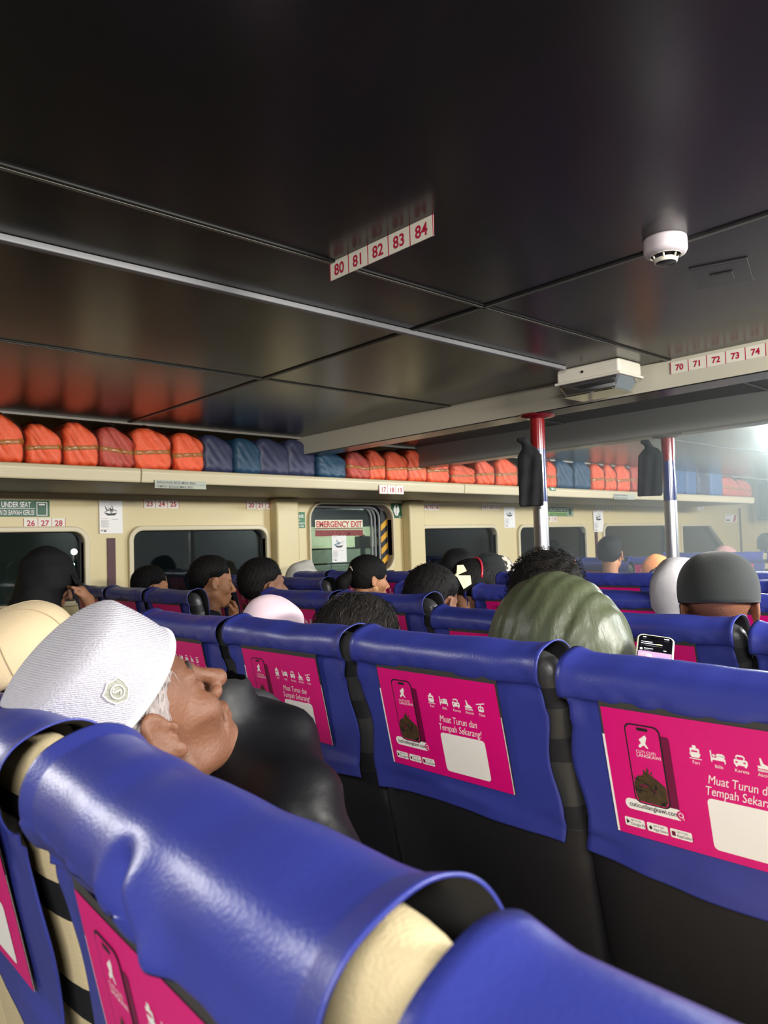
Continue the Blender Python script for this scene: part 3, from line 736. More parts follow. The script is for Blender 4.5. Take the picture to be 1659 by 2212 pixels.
def jacket(kind, px0, px1, pytop, pybot, label, y=4.235, tilt=0.0):
    a = atY(px0, pybot, y - 0.1); b = atY(px1, pybot, y - 0.1)
    zt = atY((px0 + px1) / 2, pytop, y - 0.1)[2]; zb = SZ1 - 0.006
    W = b[0] - a[0]; H = zt - zb
    kinds = {'o1': (1, 0.24, 0.24, 0.34, M['orange'], True, True), 'o2': (2.3, 0.24, 0.24, 0.22, M['orange'], True, True), 'o3': (4.1, 0.24, 0.24, 0.30, M['darkorange'], True, True),
             't': (3.2, 0.24, 0.24, 0.25, M['tealbag'], False, False), 'p': (5.2, 0.24, 0.24, 0.28, M['purplebag'], False, False), 'b': (6.6, 0.24, 0.24, 0.15, M['bluebag'], False, False)}
    nm = 'life_jacket' if kind[0] == 'o' else 'storage_bag'
    if kind not in JP: JP[kind] = jacket_proto(nm, *kinds[kind], wa=0.0016 if kind[0] == 'o' else 0.002); o = JP[kind]
    else: o = copy_tree(JP[kind])
    o.location = ((a[0] + b[0]) / 2, y + 0.03, zb + 0.004); o.scale = (W / 0.245, 1, H / 0.24); o.rotation_euler = (0, tilt, 0)
    setp(o, label, 'life jacket' if kind[0] == 'o' else 'bag', 'wrapped life jackets on the luggage shelf' if kind[0] == 'o' else 'blue bags on the luggage shelf')
    return o
J = [('o1', -30, 58, 893, 1004, 'orange life jacket in plastic, leftmost on the shelf, cut by the photo edge'),
     ('o1', 60, 141, 915, 1007, 'bright orange wrapped life jacket, second from the left on the shelf'),
     ('o1', 142, 220, 912, 1007, 'bright orange wrapped life jacket, third from the left on the shelf'),
     ('o3', 218, 296, 922, 1012, 'darker red wrapped life jacket, fourth from the left on the shelf'),
     ('o2', 292, 378, 925, 1016, 'orange wrapped life jacket just left of the last orange one before the blue bags'),
     ('o2', 380, 448, 935, 1017, 'orange wrapped life jacket touching the leftmost slate bag'),
     ('p', 442, 512, 940, 1020, 'slate blue bag right beside the left group of orange life jackets'),
     ('t', 511, 572, 946, 1022, 'teal bag between two slate bags on the shelf'),
     ('p', 561, 634, 948, 1026, 'slate blue bag in the middle, just right of the teal one'),
     ('p', 624, 689, 950, 1028, 'slate blue bag under the wall end of the nearer beam'),
     ('t', 692, 756, 976, 1038, 'teal bag with its corner hanging over the shelf edge beside the right orange group'),
     ('o3', 757, 806, 976, 1034, 'orange wrapped life jacket touching the teal bag above the exit'),
     ('o1', 800, 840, 972, 1036, 'orange wrapped life jacket, second above the exit window'),
     ('o2', 840, 888, 976, 1037, 'orange wrapped life jacket over the 17 18 19 strip'),
     ('o1', 885, 929, 972, 1040, 'orange wrapped life jacket above the right jamb of the exit window'),
     ('o2', 926, 978, 980, 1043, 'orange wrapped life jacket with shiny tape stripes by the end of the farther beam'),
     ('o2', 980, 1034, 1003, 1044, 'orange wrapped life jacket lying low right of the farther beam end'),
     ('o1', 1034, 1076, 992, 1047, 'wide orange wrapped life jacket left of the nearer pole'),
     ('o1', 1078, 1126, 989, 1048, 'orange wrapped life jacket touching the nearer hanging cloth'),
     ('o1', 1164, 1192, 992, 1050, 'orange wrapped life jacket just right of the nearer pole, partly hidden'),
     ('o2', 1186, 1208, 996, 1053, 'orange wrapped life jacket beside the drooping teal bags'),
     ('t', 1207, 1246, 994, 1056, 'teal bag slumped against the orange ones right of the nearer pole'),
     ('t', 1247, 1284, 994, 1058, 'teal bag drooping over the shelf edge between the poles'),
     ('o2', 1285, 1312, 1002, 1056, 'orange wrapped life jacket right of the drooping teal bag'),
     ('o1', 1313, 1338, 1003, 1056, 'orange wrapped life jacket, middle of the group between the poles'),
     ('o2', 1339, 1368, 1004, 1056, 'orange wrapped life jacket above the faded baggage plate'),
     ('o3', 1370, 1400, 1006, 1057, 'pinkish wrapped life jacket behind the farther hanging cloth'),
     ('b', 1456, 1486, 1004, 1058, 'mid blue bag just right of the farther pole'),
     ('b', 1487, 1511, 1008, 1059, 'mid blue bag, second right of the farther pole'),
     ('p', 1512, 1537, 1012, 1060, 'violet blue bag leaning between mid blue ones right of the farther pole'),
     ('b', 1540, 1567, 1012, 1061, 'upright mid blue bag, last before the clear plastic bundles'),
     ('o3', 1568, 1602, 1030, 1062, 'reddish bundle in clear plastic near the shelf end'),
     ('o3', 1596, 1630, 1036, 1062, 'last plastic wrapped bundle at the fore end of the shelf')]
for q in J: jacket(*q)
# torn strips of plastic hanging over the shelf edge, white bundles behind the jackets
for k, (px, py) in enumerate(((120, 905), (292, 932), (470, 945))):
    p = atY(px, py, 4.62)
    o = sdf_obj('paper_bundle', lambda P: bx(P, (0, 0, 0.02), (0.13, 0.05, 0.12), 0.02) + wr(P, k, 60, 0.004), axis(-.16, .16, fine=.01), axis(-.08, .08, fine=.01), axis(-.12, .16, fine=.01), M['offwhite'])
    o.location = (p[0], 4.62, SZ1 + 0.09); setp(o, ('pale crumpled bundle behind the leftmost life jackets', 'pale crumpled bundle behind the darker red life jacket', 'pale bundle deep behind the slate bags')[k], 'bundle', 'pale bundles at the back of the shelf')

# ================================================================ seats
TH = math.radians(12)
dv = np.array([math.sin(TH), 0, -math.cos(TH)]); nv = np.array([-math.cos(TH), 0, -math.sin(TH)])
RIDGE = 1.12
def sl(s, y, t):
    """s down the backrest from its top ridge, y across, t towards the rear"""
    p = dv * s + nv * t
    return (p[0], y, p[2])

def catmull(pts, n):
    P = [np.array(p, float) for p in pts]; out = []
    for i in range(len(P) - 1):
        p0, p1, p2, p3 = P[max(i - 1, 0)], P[i], P[i + 1], P[min(i + 2, len(P) - 1)]
        for k in range(n):
            t = k / n; out.append(0.5 * ((2 * p1) + (-p0 + p2) * t + (2 * p0 - 5 * p1 + 4 * p2 - p3) * t * t + (-p0 + 3 * p1 - 3 * p2 + p3) * t ** 3))
    out.append(P[-1]); return out
REAR = [(.050, .315), (.047, .295), (.042, .25), (.040, .20), (.040, .15), (.040, .09), (.038, .060), (.045, .050), (.047, .036), (.043, .018), (.031, .005), (.010, .0), (-.012, .0), (-.031, .009), (-.043, .027), (-.047, .052), (-.045, .1), (-.04, .26)]
PROF = catmull(REAR, 4)
FAT = [(.058, .345), (.054, .32), (.048, .28), (.047, .22), (.047, .16), (.047, .115), (.046, .088), (.056, .076), (.061, .054), (.056, .028), (.038, .008), (.012, .0), (-.015, .0), (-.038, .012), (-.052, .035), (-.057, .07), (-.055, .13), (-.05, .28)]
PROF_FAT = catmull(FAT, 4)

def cover_mesh(seed, hw=0.228, hero=0, fat=False):
    PR = PROF_FAT if fat else PROF; kk = 1.5 if fat else 1.0
    ny = 48
    if hero: ny = 150; PR = catmull(FAT, 10)
    v = []; f = []; n = len(PR)
    for i in range(ny + 1):
        u = i / ny; y = -hw + 2 * hw * u
        for j, (t, s_) in enumerate(PR):
            e = min(u, 1 - u) * 2
            rear = j < n * 0.45
            nz = noise.noise(Vector((y * 7 + seed * 5, s_ * 9, t * 6))) ; n2 = noise.noise(Vector((y * 20 + seed * 3, s_ * 26, seed)))
            d = 0.005 * nz + 0.0016 * n2
            if t > 0 and 0.06 * kk < s_ < 0.29: d *= 0.45
            # gathers under the roll
            if t > 0.0 and 0.035 * kk < s_ < 0.10 * kk: d += 0.0025 * noise.noise(Vector((y * 40 + seed, s_ * 30, 2)))
            # ends flare a little where the tube opens
            d += 0.006 * max(0, 1 - e * 9) * (1 if s_ < 0.1 else 0.2)
            yy = y
            if s_ > 0.055 * kk and t > 0:      # wavy sides of the hanging flap
                side = -1 if y < 0 else 1
                yy = y + side * max(0, 1 - e * 5) * (0.007 * math.sin(s_ * 38 + seed * 1.7) - 0.006) 
            sag = 0.004 * math.sin(u * math.pi) if s_ < 0.06 else 0
            tt, ss = t, s_ + sag
            c_ = (t, s_ - 0.04 * kk); L = math.hypot(*c_) + 1e-6
            if s_ < 0.056 * kk: tt += d * c_[0] / L; ss += d * c_[1] / L
            else: tt += d * (1 if t > 0 else -1)
            if t > 0.03 and 0.275 * (1.1 if fat else 1) < s_: tt += 0.006 * math.sin(y * 16 + seed) ; ss += 0.008 * math.sin(y * 9 + seed * 2)
            if hero and t > -0.03:
                # pushed-in dent with a fold on the near cover
                def g(cy, cs, wy, ws): return math.exp(-((y - cy) / wy) ** 2 - ((s_ - cs) / ws) ** 2)
                def seg(ay, as_, by, bs, wd):
                    k = max(0, min(1, ((y - ay) * (by - ay) + (s_ - as_) * (bs - as_)) / ((by - ay) ** 2 + (bs - as_) ** 2)))
                    dd = math.hypot(y - ay - k * (by - ay), s_ - as_ - k * (bs - as_)); return math.exp(-(dd / wd) ** 2)
                if s_ < 0.30:
                    tt -= 0.010 * seg(0.010, 0.030, -0.035, 0.085, 0.013) + 0.008 * seg(-0.035, 0.085, -0.11, 0.080, 0.012) + 0.007 * seg(-0.08, 0.10, -0.20, 0.085, 0.012)
                    tt += 0.009 * seg(-0.020, 0.028, -0.065, 0.065, 0.014) + 0.007 * seg(-0.06, 0.055, -0.19, 0.060, 0.014) + 0.005 * seg(0.036, 0.045, 0.005, 0.085, 0.012)
            v.append(sl(ss, yy, tt))
    for i in range(ny):
        for j in range(n - 1): f.append((i * n + j, i * n + j + 1, (i + 1) * n + j + 1, (i + 1) * n + j))
    return v, f

def body_mesh(hw=0.243):
    """backrest slab lofted downwards; stripes are bands of the fabric"""
    lev = [0.012, 0.016, 0.024, 0.036, 0.05, 0.065, 0.066, 0.10, 0.101, 0.15, 0.151, 0.19, 0.191, 0.265, 0.266, 0.305, 0.306, 0.36, 0.361, 0.40, 0.401, 0.5, 0.6, 0.70]
    n = 32; v = []; f = []; fm = []
    for s_ in lev:
        k = min(1, max(0, (s_ - 0.012)) / 0.06)
        w_ = hw - 0.05 * (1 - math.sqrt(max(0, 1 - (1 - k) ** 2))) ; th = 0.035 * math.sqrt(max(0.02, 1 - (1 - min(1, (s_ - 0.008) / 0.05)) ** 2))
        w_ += 0.004 * math.sin(s_ * 70)
        for j in range(n):
            a = 2 * math.pi * j / n; c, s2 = math.cos(a), math.sin(a)
            e = 0.45
            v.append(sl(s_, math.copysign(abs(c) ** e, c) * w_, math.copysign(abs(s2) ** 0.7, s2) * th))
    dark = {(0.066, 0.10), (0.151, 0.19), (0.266, 0.305)}
    for i in range(len(lev) - 1):
        m_ = 1 if (lev[i], lev[i + 1]) in dark else (2 if lev[i] >= 0.306 else 0)
        for j in range(n): f.append((i * n + j, i * n + (j + 1) % n, (i + 1) * n + (j + 1) % n, (i + 1) * n + j)); fm.append(m_)
    f.append(tuple(range(n))[::-1]); fm.append(0)
    f.append(tuple((len(lev) - 1) * n + j for j in range(n))); fm.append(2)
    return v, f, fm

# poster printed on the flap; u to the right, v downwards, both 0..1
PW, PH, PS, PY = 0.292, 0.195, 0.060, 0.012
PT = 0.048
def pmap(u, v_, d=0.0):
    y = PY + PW / 2 - u * PW
    s_ = PS + v_ * PH
    t = PT + d + 0.0004 * math.sin(u * 5.2 + 0.4) + 0.0003 * math.sin(v_ * 4 + u * 2)
    return sl(s_, y, t)
def poster_mesh(edge=True):
    V = []; Fc = []; FM = []
    def grid(u0, v0, u1, v1, m_, d, nu=1, nvv=1):
        n0 = len(V)
        for i in range(nu + 1):
            for j in range(nvv + 1): V.append(pmap(u0 + (u1 - u0) * i / nu, v0 + (v1 - v0) * j / nvv, d))
        for i in range(nu):
            for j in range(nvv):
                a = n0 + i * (nvv + 1) + j; Fc.append((a, a + 1, a + nvv + 2, a + nvv + 1)); FM.append(m_)
    def poly(pts, m_, d):
        n0 = len(V)
        for p in pts: V.append(pmap(p[0], p[1], d))
        Fc.append(tuple(range(n0, n0 + len(pts)))[::-1]); FM.append(m_)
    def rr(u0, v0, u1, v1, r, m_, d):
        pts = rrect(u0 * PW, v0 * PH, u1 * PW, v1 * PH, r * PH, 4); poly([(a / PW, b / PH) for a, b in pts], m_, d)
    def txt(body, u, v_, size, m_, align='LEFT', shear=0, bold=0.0, sx=1.0, rot=0.0, d=0.0016):
        tv, tf = text2d(body, size * PH, align, shear, bold * PH, sx); n0 = len(V)
        for x, y in tv:
            x2 = x * math.cos(rot) - y * math.sin(rot); y2 = x * math.sin(rot) + y * math.cos(rot)
            V.append(pmap(u + x2 / PW, v_ - y2 / PH, d))
        for q in tf: Fc.append(tuple(n0 + i for i in q)); FM.append(m_)
    grid(-0.012, -0.05, 1.012, 1.0, 4, -0.0012, 12, 6)               # dark backing pocket
    grid(-0.014, 0.22, 0.0, 1.0, 1, -0.0006, 1, 4); grid(1.0, 0.30, 1.006, 1.0, 1, -0.0006, 1, 4)
    grid(0, 0, 1, 1, 0, 0.0, 16, 10)
    # phone with plants
    rr(0.27, 0.16, 0.345, 0.74, 0.02, 2, 0.0004)
    rr(0.118, 0.095, 0.305, 0.72, 0.05, 3, 0.0007); rr(0.126, 0.107, 0.297, 0.71, 0.045, 0, 0.0010)
    rr(0.185, 0.118, 0.245, 0.142, 0.011, 3, 0.0013)
    poly([(0.19, 0.21), (0.225, 0.17), (0.232, 0.19), (0.222, 0.235), (0.235, 0.27), (0.228, 0.272), (0.212, 0.25), (0.19, 0.275), (0.183, 0.26), (0.2, 0.235)], 1, 0.0013)
    txt('CUTI CUTI', 0.165, 0.315, 0.032, 1, d=0.0013); txt('LANGKAWI', 0.165, 0.345, 0.036, 1, d=0.0013)
    rd = random.Random(4)
    poly([(0.128, 0.56), (0.15, 0.50), (0.18, 0.49), (0.21, 0.47), (0.25, 0.50), (0.295, 0.55), (0.296, 0.66), (0.28, 0.705), (0.14, 0.70), (0.13, 0.66)], 5, 0.0013)
    for k in range(26):
        u = rd.uniform(0.14, 0.285); v_ = rd.uniform(0.52, 0.69); a = rd.uniform(0, 3.1); L = rd.uniform(0.01, 0.03); c_, s_ = math.cos(a), math.sin(a)
        poly([(u - c_ * L, v_ - s_ * L), (u + s_ * L * .3, v_ - c_ * L * .3), (u + c_ * L, v_ + s_ * L), (u - s_ * L * .3, v_ + c_ * L * .3)], rd.choice([3, 3, 5, 6, 2]), 0.0016)
    for a, L in ((-2.2, .05), (-1.57, .06), (-0.9, .05), (-2.7, .04), (-0.4, .04)):
        u, v_ = 0.21, 0.49; c_, s_ = math.cos(a), math.sin(a)
        poly([(u, v_), (u + c_ * L * .5 + .008, v_ + s_ * L * .7), (u + c_ * L * .8, v_ + s_ * L * 1.3), (u + c_ * L * .5 - .008, v_ + s_ * L * .7 + .01)], 5, 0.0016)
    # five icons
    def I(u, *shapes):
        for s_ in shapes:
            if s_[0] == 'b': rr(u + s_[1] * .03, 0.235 + s_[2] * .045, u + s_[3] * .03, 0.235 + s_[4] * .045, s_[5] if len(s_) > 5 else 0.005, s_[6] if len(s_) > 6 else 1, 0.0008 + (0.0006 if len(s_) > 6 else 0))
            else: poly([(u + p[0] * .03, 0.235 + p[1] * .045) for p in s_[1]], 1, 0.0008)
    I(0.465, ('b', -.3, -1.2, .3, -.6), ('b', -.75, -.75, .75, .1, 0.01), ('p', [(-.9, .1), (.9, .1), (.6, .75), (-.6, .75)]), ('b', -1, .9, 1, 1.05), ('b', -.5, -.4, .5, -.15, .003, 0))
    I(0.57, ('b', -1.1, -.9, -.9, 1.0), ('b', -1.1, .2, 1.1, .6), ('b', -.3, -.5, 1.1, .25, .02), ('b', .9, .2, 1.1, 1.0), ('b', -.8, -.35, -.4, .1, .01))
    I(0.67, ('b', -.7, -.9, .7, -.1, .02), ('b', -1, -.2, 1, .75, .012), ('b', -.5, -.65, .5, -.2, .01, 0), ('b', -.8, .6, -.5, 1.0), ('b', .5, .6, .8, 1.0), ('b', -.75, .1, -.4, .35, .004, 0), ('b', .4, .1, .75, .35, .004, 0))
    I(0.77, ('p', [(-1, .2), (1, .3), (.7, .6), (-.9, .6)]), ('p', [(-.6, -1), (-.35, -1), (-.1, -.2), (.6, .1), (.5, .3), (-.5, .2)]), ('b', -1, .75, 1, .85), ('b', -1, .95, 1, 1.05))
    I(0.865, ('p', [(-1.1, -.55), (1.1, -.95), (1.1, -.75), (-1.1, -.35)]), ('b', -.1, -.7, .1, -.1), ('b', -.7, -.15, .7, .95, .012), ('b', -.45, .1, -.08, .45, .003, 0), ('b', .08, .1, .45, .45, .003, 0))
    for u, s_ in ((0.465, 'Feri'), (0.57, 'Bilik'), (0.67, 'Kereta'), (0.77, 'Aktiviti'), (0.865, 'Tiket')): txt(s_, u, 0.318, 0.034, 1, 'CENTER', d=0.0008)
    txt('Muat Turun dan', 0.505, 0.445, 0.094, 1, shear=0.25, bold=0.0, sx=0.74, d=0.0008); txt('Tempah Sekarang!', 0.485, 0.53, 0.094, 1, shear=0.25, sx=0.74, d=0.0008)
    rr(0.49, 0.555, 0.845, 0.935, 0.035, 1, 0.0006)                  # white rounded panel
    rr(0.06, 0.70, 0.36, 0.785, 0.04, 1, 0.0006); txt('cuticutilangkawi.com', 0.082, 0.758, 0.052, 3, bold=0.0006, sx=0.88, d=0.0012)
    ring = [(0.352 + 0.024 * math.cos(a) , 0.742 + 0.036 * math.sin(a)) for a in [i * math.pi / 8 for i in range(16)]]; poly([(u, v_) for u, v_ in ring][::-1], 0, 0.0010)
    ring = [(0.350 + 0.013 * math.cos(a) , 0.738 + 0.019 * math.sin(a)) for a in [i * math.pi / 8 for i in range(16)]]; poly(ring[::-1], 1, 0.0013)
    ring = [(0.350 + 0.009 * math.cos(a) , 0.738 + 0.013 * math.sin(a)) for a in [i * math.pi / 8 for i in range(16)]]; poly(ring[::-1], 0, 0.0016)
    poly([(0.357, 0.752), (0.366, 0.768), (0.363, 0.771), (0.354, 0.755)], 1, 0.0015)
    for k, (u0, big) in enumerate(((0.04, 'Google Play'), (0.16, 'App Store'), (0.28, 'AppGallery'))):
        rr(u0, 0.86, u0 + 0.108, 0.93, 0.012, 1, 0.0006)
        txt('GET IT ON', u0 + 0.034, 0.883, 0.019, 3, d=0.0012, sx=0.9); txt(big, u0 + 0.032, 0.915, 0.032, 3, d=0.0012, sx=0.86)
        if k == 0: poly([(u0 + .01, .875), (u0 + .028, .895), (u0 + .01, .915)], 3, 0.0012)
        elif k == 1: poly([(u0 + .019 + .008 * math.cos(i), .897 + .015 * math.sin(i)) for i in [j * .628 for j in range(10)]][::-1], 3, 0.0012)
        else: rr(u0 + .008, .877, u0 + .027, .913, .006, 2, 0.0012)
    return V, Fc, FM
PM = [M['magenta'], M['white'], M['magdark'], M['ink'], M['strip'], M['leaf'], M['char']]
PV, PF, PFM = poster_mesh()
PS, PT = 0.098, 0.0535
PVF = poster_mesh()[0]

_sd = {}
def seat_data(style, var):
    key = (style, var)
    if key in _sd: return _sd[key]
    t = empty('ferry_seat', (0, 0, -9))
    bm_ = [M['beige'], M['black'], M['beige']] if style == 'beige' else [M['char'], M['black'], M['charback']]
    v, f, fm = body_mesh(0.263 if style == 'beige' else 0.243)
    v = [(x, y, z + RIDGE) for x, y, z in v]
    mesh_obj('backrest', v, f, bm_, fm, parent=t)
    v, f = cover_mesh(var * 1.37 + 1, hero=1 if var == 9 else 0, fat=style == 'beige')
    o = mesh_obj('seat_cover', [(x, y, z + RIDGE) for x, y, z in v], f, [M['vinyl'], M['inner']], parent=t)
    so = o.modifiers.new('thick', 'SOLIDIFY'); so.thickness = 0.0022; so.offset = -1; so.material_offset = 1; so.material_offset_rim = 0
    mesh_obj('poster', [(x, y, z + RIDGE) for x, y, z in (PVF if style == 'beige' else PV)], PF, PM, PFM, parent=t, smooth=False)
    # seat cushion, base and legs
    V, Q = nets(lambda P: bx(P, (0.30, 0, 0.40), (0.23, 0.225, 0.055), 0.04), axis(.04, .56, fine=.02), axis(-.26, .26, fine=.02), axis(.32, .48, fine=.015))
    mesh_obj('cushion', V, Q, bm_[0], parent=t)
    mb = MB(); mb.box((0.10, -0.22, 0.30), (0.48, 0.22, 0.345)); mb.build('seat_base', M['inner'], parent=t)
    for s_ in (-1, 1):
        mb = MB(); mb.tube([(0.14, s_ * 0.19, 0.0), (0.16, s_ * 0.19, 0.32)], 0.016, 10); mb.tube([(0.44, s_ * 0.19, 0.0), (0.42, s_ * 0.19, 0.32)], 0.016, 10); mb.tube([(0.10, s_ * 0.19, 0.012), (0.48, s_ * 0.19, 0.012)], 0.014, 10)
        mb.build('leg', M['steel'], parent=t, smooth=True)
    _sd[key] = t
    return t
_used = set()
def seat(style, var, x, y, z, label, group, rz=0.0, tilt=0.0, sx=1.0):
    p = seat_data(style, var)
    o = p if (style, var) not in _used else copy_tree(p)
    _used.add((style, var))
    o.location = (x, y, z); o.rotation_euler = (0, tilt, rz); o.scale = (1, sx, 1)
    setp(o, label, 'seat', group); return o
# ridge of a seat at height CAMZ + dz  ->  seat base height
def put(style, var, X, Y, dz, label, group, **k): return seat(style, var, X, Y, CAMZ + dz - RIDGE, label, group, **k)
G0 = 'beige striped seats in the nearest row'; G1 = 'charcoal striped seats in the row ahead'
c = lambda k: 0.485 + 0.49 * k
put('beige', 9, 0.257, c(0), -0.166, 'nearest blue-covered seat crossing the lower left, with a dented cover', G0, rz=-0.055)
put('beige', 1, 0.245, c(-1) - 0.005, -0.168, 'blue-covered seat at the bottom right corner', G0, rz=0.04)
put('beige', 2, 0.27, c(1) + 0.05, -0.176, 'blue-covered seat at the left edge under the beige cap', G0)
put('beige', 3, 0.27, c(2) + 0.07, -0.172, 'blue-covered seat behind the beige-capped person, outside the left edge', G0)
r1 = [(-1, -0.180, 'second-row seat at the right edge showing only part of its magenta poster'), (0, -0.177, 'second-row seat cut by the right edge with a large magenta poster'),
      (1, -0.168, 'second-row seat in the middle with its whole magenta poster visible'), (2, -0.170, 'second-row seat beside the man in the white cap with a whole poster'),
      (3, -0.176, 'second-row seat mostly hidden behind the white cap'), ]
for i, (k, dz, lb) in enumerate(r1[1:]): put('char', i, 1.02, c(k) - 0.022, dz, lb, G1)
G2 = 'seats farther forward in the middle block'
rows = [(2, 1.78, [(0, -.205, 'third-row seat at the right edge beside a dark headrest'), (1, -.193, 'third-row seat behind the phone and the dark-capped man'), (2, -.205, 'third-row seat left of the olive jacket'), (3, -.168, 'third-row seat behind the wavy dark hair'), (4, -.17, 'third-row seat at the aisle end, left of the wavy hair')]),
        (3, 2.54, [(1, -.192, 'fourth-row seat right of the dark-capped man'), (2, -.195, 'fourth-row seat behind the pale hijab'), (3, -.185, 'fourth-row seat behind the olive jacket'), (4, -.185, 'fourth-row seat left of the olive jacket in front of the girl with the bow')][:4]),
        (4, 3.30, [(1, -.195, 'fifth-row seat at the right edge'), (2, -.195, 'fifth-row seat behind the dark cap'), (3, -.170, 'fifth-row seat left of the patterned hijab'), (4, -.175, 'fifth-row seat behind the fuzzy hair')]),
        (5, 4.06, [(2, -.196, 'sixth-row seat at the right edge'), (3, -.196, 'sixth-row seat hidden behind the dark cap')]),
        (9, 7.05, [(4, -.165, 'far seat with a magenta poster at the right edge'), (5, -.165, 'far seat with a pale side near the right edge'), (6, -.165, 'far seat right of the farther pole')])]
vi = 0
for k, X, L in rows:
    for kk, dz, lb in L:
        put('char' if k != 9 else 'beige', (vi % 3), X, c(kk), dz, lb, G2); vi += 1
G3 = 'seats of the window-side block'
cl = lambda k: 3.36 + 0.475 * k
nm = {2: 'by the two left windows', 3: 'behind the man in profile', 4: 'beside the ponytailed woman', 5: 'behind the girl with the bow', 6: 'below the nearer pole', 7: 'near the farther pole', 8: 'by the farthest windows'}
ordn = ['aisle', 'middle', 'window']
for k in range(2, 9):
    X = 1.70 + 0.76 * (k - 2)
    for j in range(3):
        dz = {2: -.183, 3: -.166, 4: -.168, 5: -.205, 6: -.205, 7: -.2, 8: -.18}[k]
        put('char', (vi % 3), X, cl(j), dz, '%s seat of the window-side row %s' % (ordn[j], nm[k]), G3, sx=0.965); vi += 1

# ================================================================ people
def skin(name, rgb): return mat('skin_' + name, lin(*rgb), 0.55, bump=0.35, bscale=160, var=0.16, vscale=22, spec=0.35)
def hairm(name, rgb): return mat('hair_' + name, lin(*rgb), 0.7, bump=0.8, bscale=220, stretch=(1, 1, 0.2), spec=0.15)
def clothm(name, rgb, rough=0.8): return mat('cloth_' + name, lin(*rgb), rough, bump=0.35, bscale=25, var=0.06, spec=0.28)

def rotm(yaw, pitch, roll=0):
    """columns = head axes in person frame; pitch > 0 leans the face up"""
    cy_, sy_ = math.cos(yaw), math.sin(yaw); cp, sp = math.cos(-pitch), math.sin(-pitch); cr, sr = math.cos(roll), math.sin(roll)
    Rz = np.array([[cy_, -sy_, 0], [sy_, cy_, 0], [0, 0, 1]]); Ry = np.array([[cp, 0, sp], [0, 1, 0], [-sp, 0, cp]]); Rx = np.array([[1, 0, 0], [0, cr, -sr], [0, sr, cr]])
    return Rz @ Ry @ Rx

def sym(P): Q = P.copy(); Q[:, 1] = np.abs(Q[:, 1]); return Q

def head_fn(Q, o):
    """Q: points in the head frame, face towards +x, origin between the ears"""
    S_ = sym(Q)
    d = ell(Q, (-0.012, 0, 0.045), (0.098, 0.077, 0.083))
    d = su(d, ell(Q, (0.026, 0, -0.02), (0.062, 0.060, 0.088)), 0.03)
    jw = o.get('jaw', 1.0)
    d = su(d, cap(S_, (0.0, 0.048 * jw, -0.055), (0.062, 0.015, -0.098), 0.019, 0.02), 0.025)
    d = su(d, ell(Q, (0.076, 0, -0.098), (0.021, 0.024, 0.019)), 0.014)         # chin
    d = su(d, ell(Q, (0.07, 0, -0.062), (0.03, 0.034, 0.03)), 0.018)            # muzzle
    d = su(d, ell(S_, (0.052, 0.045, -0.022), (0.03, 0.022, 0.026)), 0.02)      # cheekbones
    d = su(d, cap(S_, (0.083, 0.0, 0.026), (0.070, 0.042, 0.027), 0.011, 0.010), 0.012)  # brow
    d = sd(d, ell(S_, (0.094, 0.031, 0.003), (0.017, 0.019, 0.013)), 0.012)     # sockets
    d = su(d, ell(S_, (0.072, 0.030, 0.003), (0.0135, 0.0145, 0.0125)), 0.003)  # eyeball with lid
    nl = o.get('nose', 1.0)
    d = su(d, cap(Q, (0.086, 0, 0.014), (0.086 + 0.029 * nl, 0, -0.028), 0.0085, 0.0125), 0.010)
    d = su(d, ell(S_, (0.098, 0.0125, -0.034), (0.012, 0.0085, 0.009)), 0.005)
    d = sd(d, ell(S_, (0.105, 0.0065, -0.045), (0.006, 0.004, 0.006)), 0.003)
    d = su(d, ell(Q, (0.0955, 0, -0.0585), (0.0085, 0.022, 0.007)), 0.007)     # lips
    d = su(d, ell(Q, (0.0935, 0, -0.0715), (0.0085, 0.019, 0.0065)), 0.006)
    d = sd(d, cap(S_, (0.104, 0.0, -0.0652), (0.086, 0.025, -0.0668), 0.0018, 0.0014), 0.003)
    # ears
    er = [[0.95, 0.30, 0.0], [-0.28, 0.93, 0.0], [0, 0, 1]]
    if o.get('old'): S_ = S_ * np.array([0.88, 1.0, 0.88], dtype=np.float32) + np.array([0.003, -0.004, -0.018], dtype=np.float32)
    e = ell(S_, (-0.010, 0.080, -0.002), (0.019, 0.0075, 0.032), er)
    e = sd(e, ell(S_, (-0.008, 0.0885, 0.004), (0.011, 0.006, 0.019), er), 0.004)
    e = sd(e, ell(S_, (0.003, 0.086, -0.006), (0.006, 0.008, 0.008)), 0.003)
    e = su(e, ell(S_, (-0.002, 0.082, -0.028), (0.008, 0.006, 0.009)), 0.006)
    e = su(e, ell(S_, (0.009, 0.079, -0.005), (0.004, 0.004, 0.007)), 0.005)
    d = su(d, e, 0.006)
    if o.get('old'):
        S_ = sym(Q)
        d = sd(d, cap(S_, (0.088, 0.020, -0.040), (0.070, 0.038, -0.072), 0.0018), 0.006)     # fold beside the mouth
        d = sd(d, cap(S_, (0.087, 0.020, -0.013), (0.064, 0.047, -0.004), 0.0012), 0.005)
        d = sd(d, ell(S_, (0.035, 0.069, -0.048), (0.022, 0.010, 0.02)), 0.018)               # hollow cheek
        d = su(d, ell(Q, (0.079, 0, -0.102), (0.021, 0.022, 0.018)), 0.012)
        d = su(d, ell(Q, (0.090, 0, 0.008), (0.012, 0.010, 0.016)), 0.008)
        d = su(d, ell(Q, (0.113, 0, -0.027), (0.012, 0.0125, 0.011)), 0.006)
        d += 0.0006 * np.sin(Q[:, 2] * 420 + Q[:, 0] * 60) * np.exp(-((Q[:, 0] - 0.08) / 0.03) ** 2 - ((Q[:, 2] - 0.05) / 0.018) ** 2)
    return d

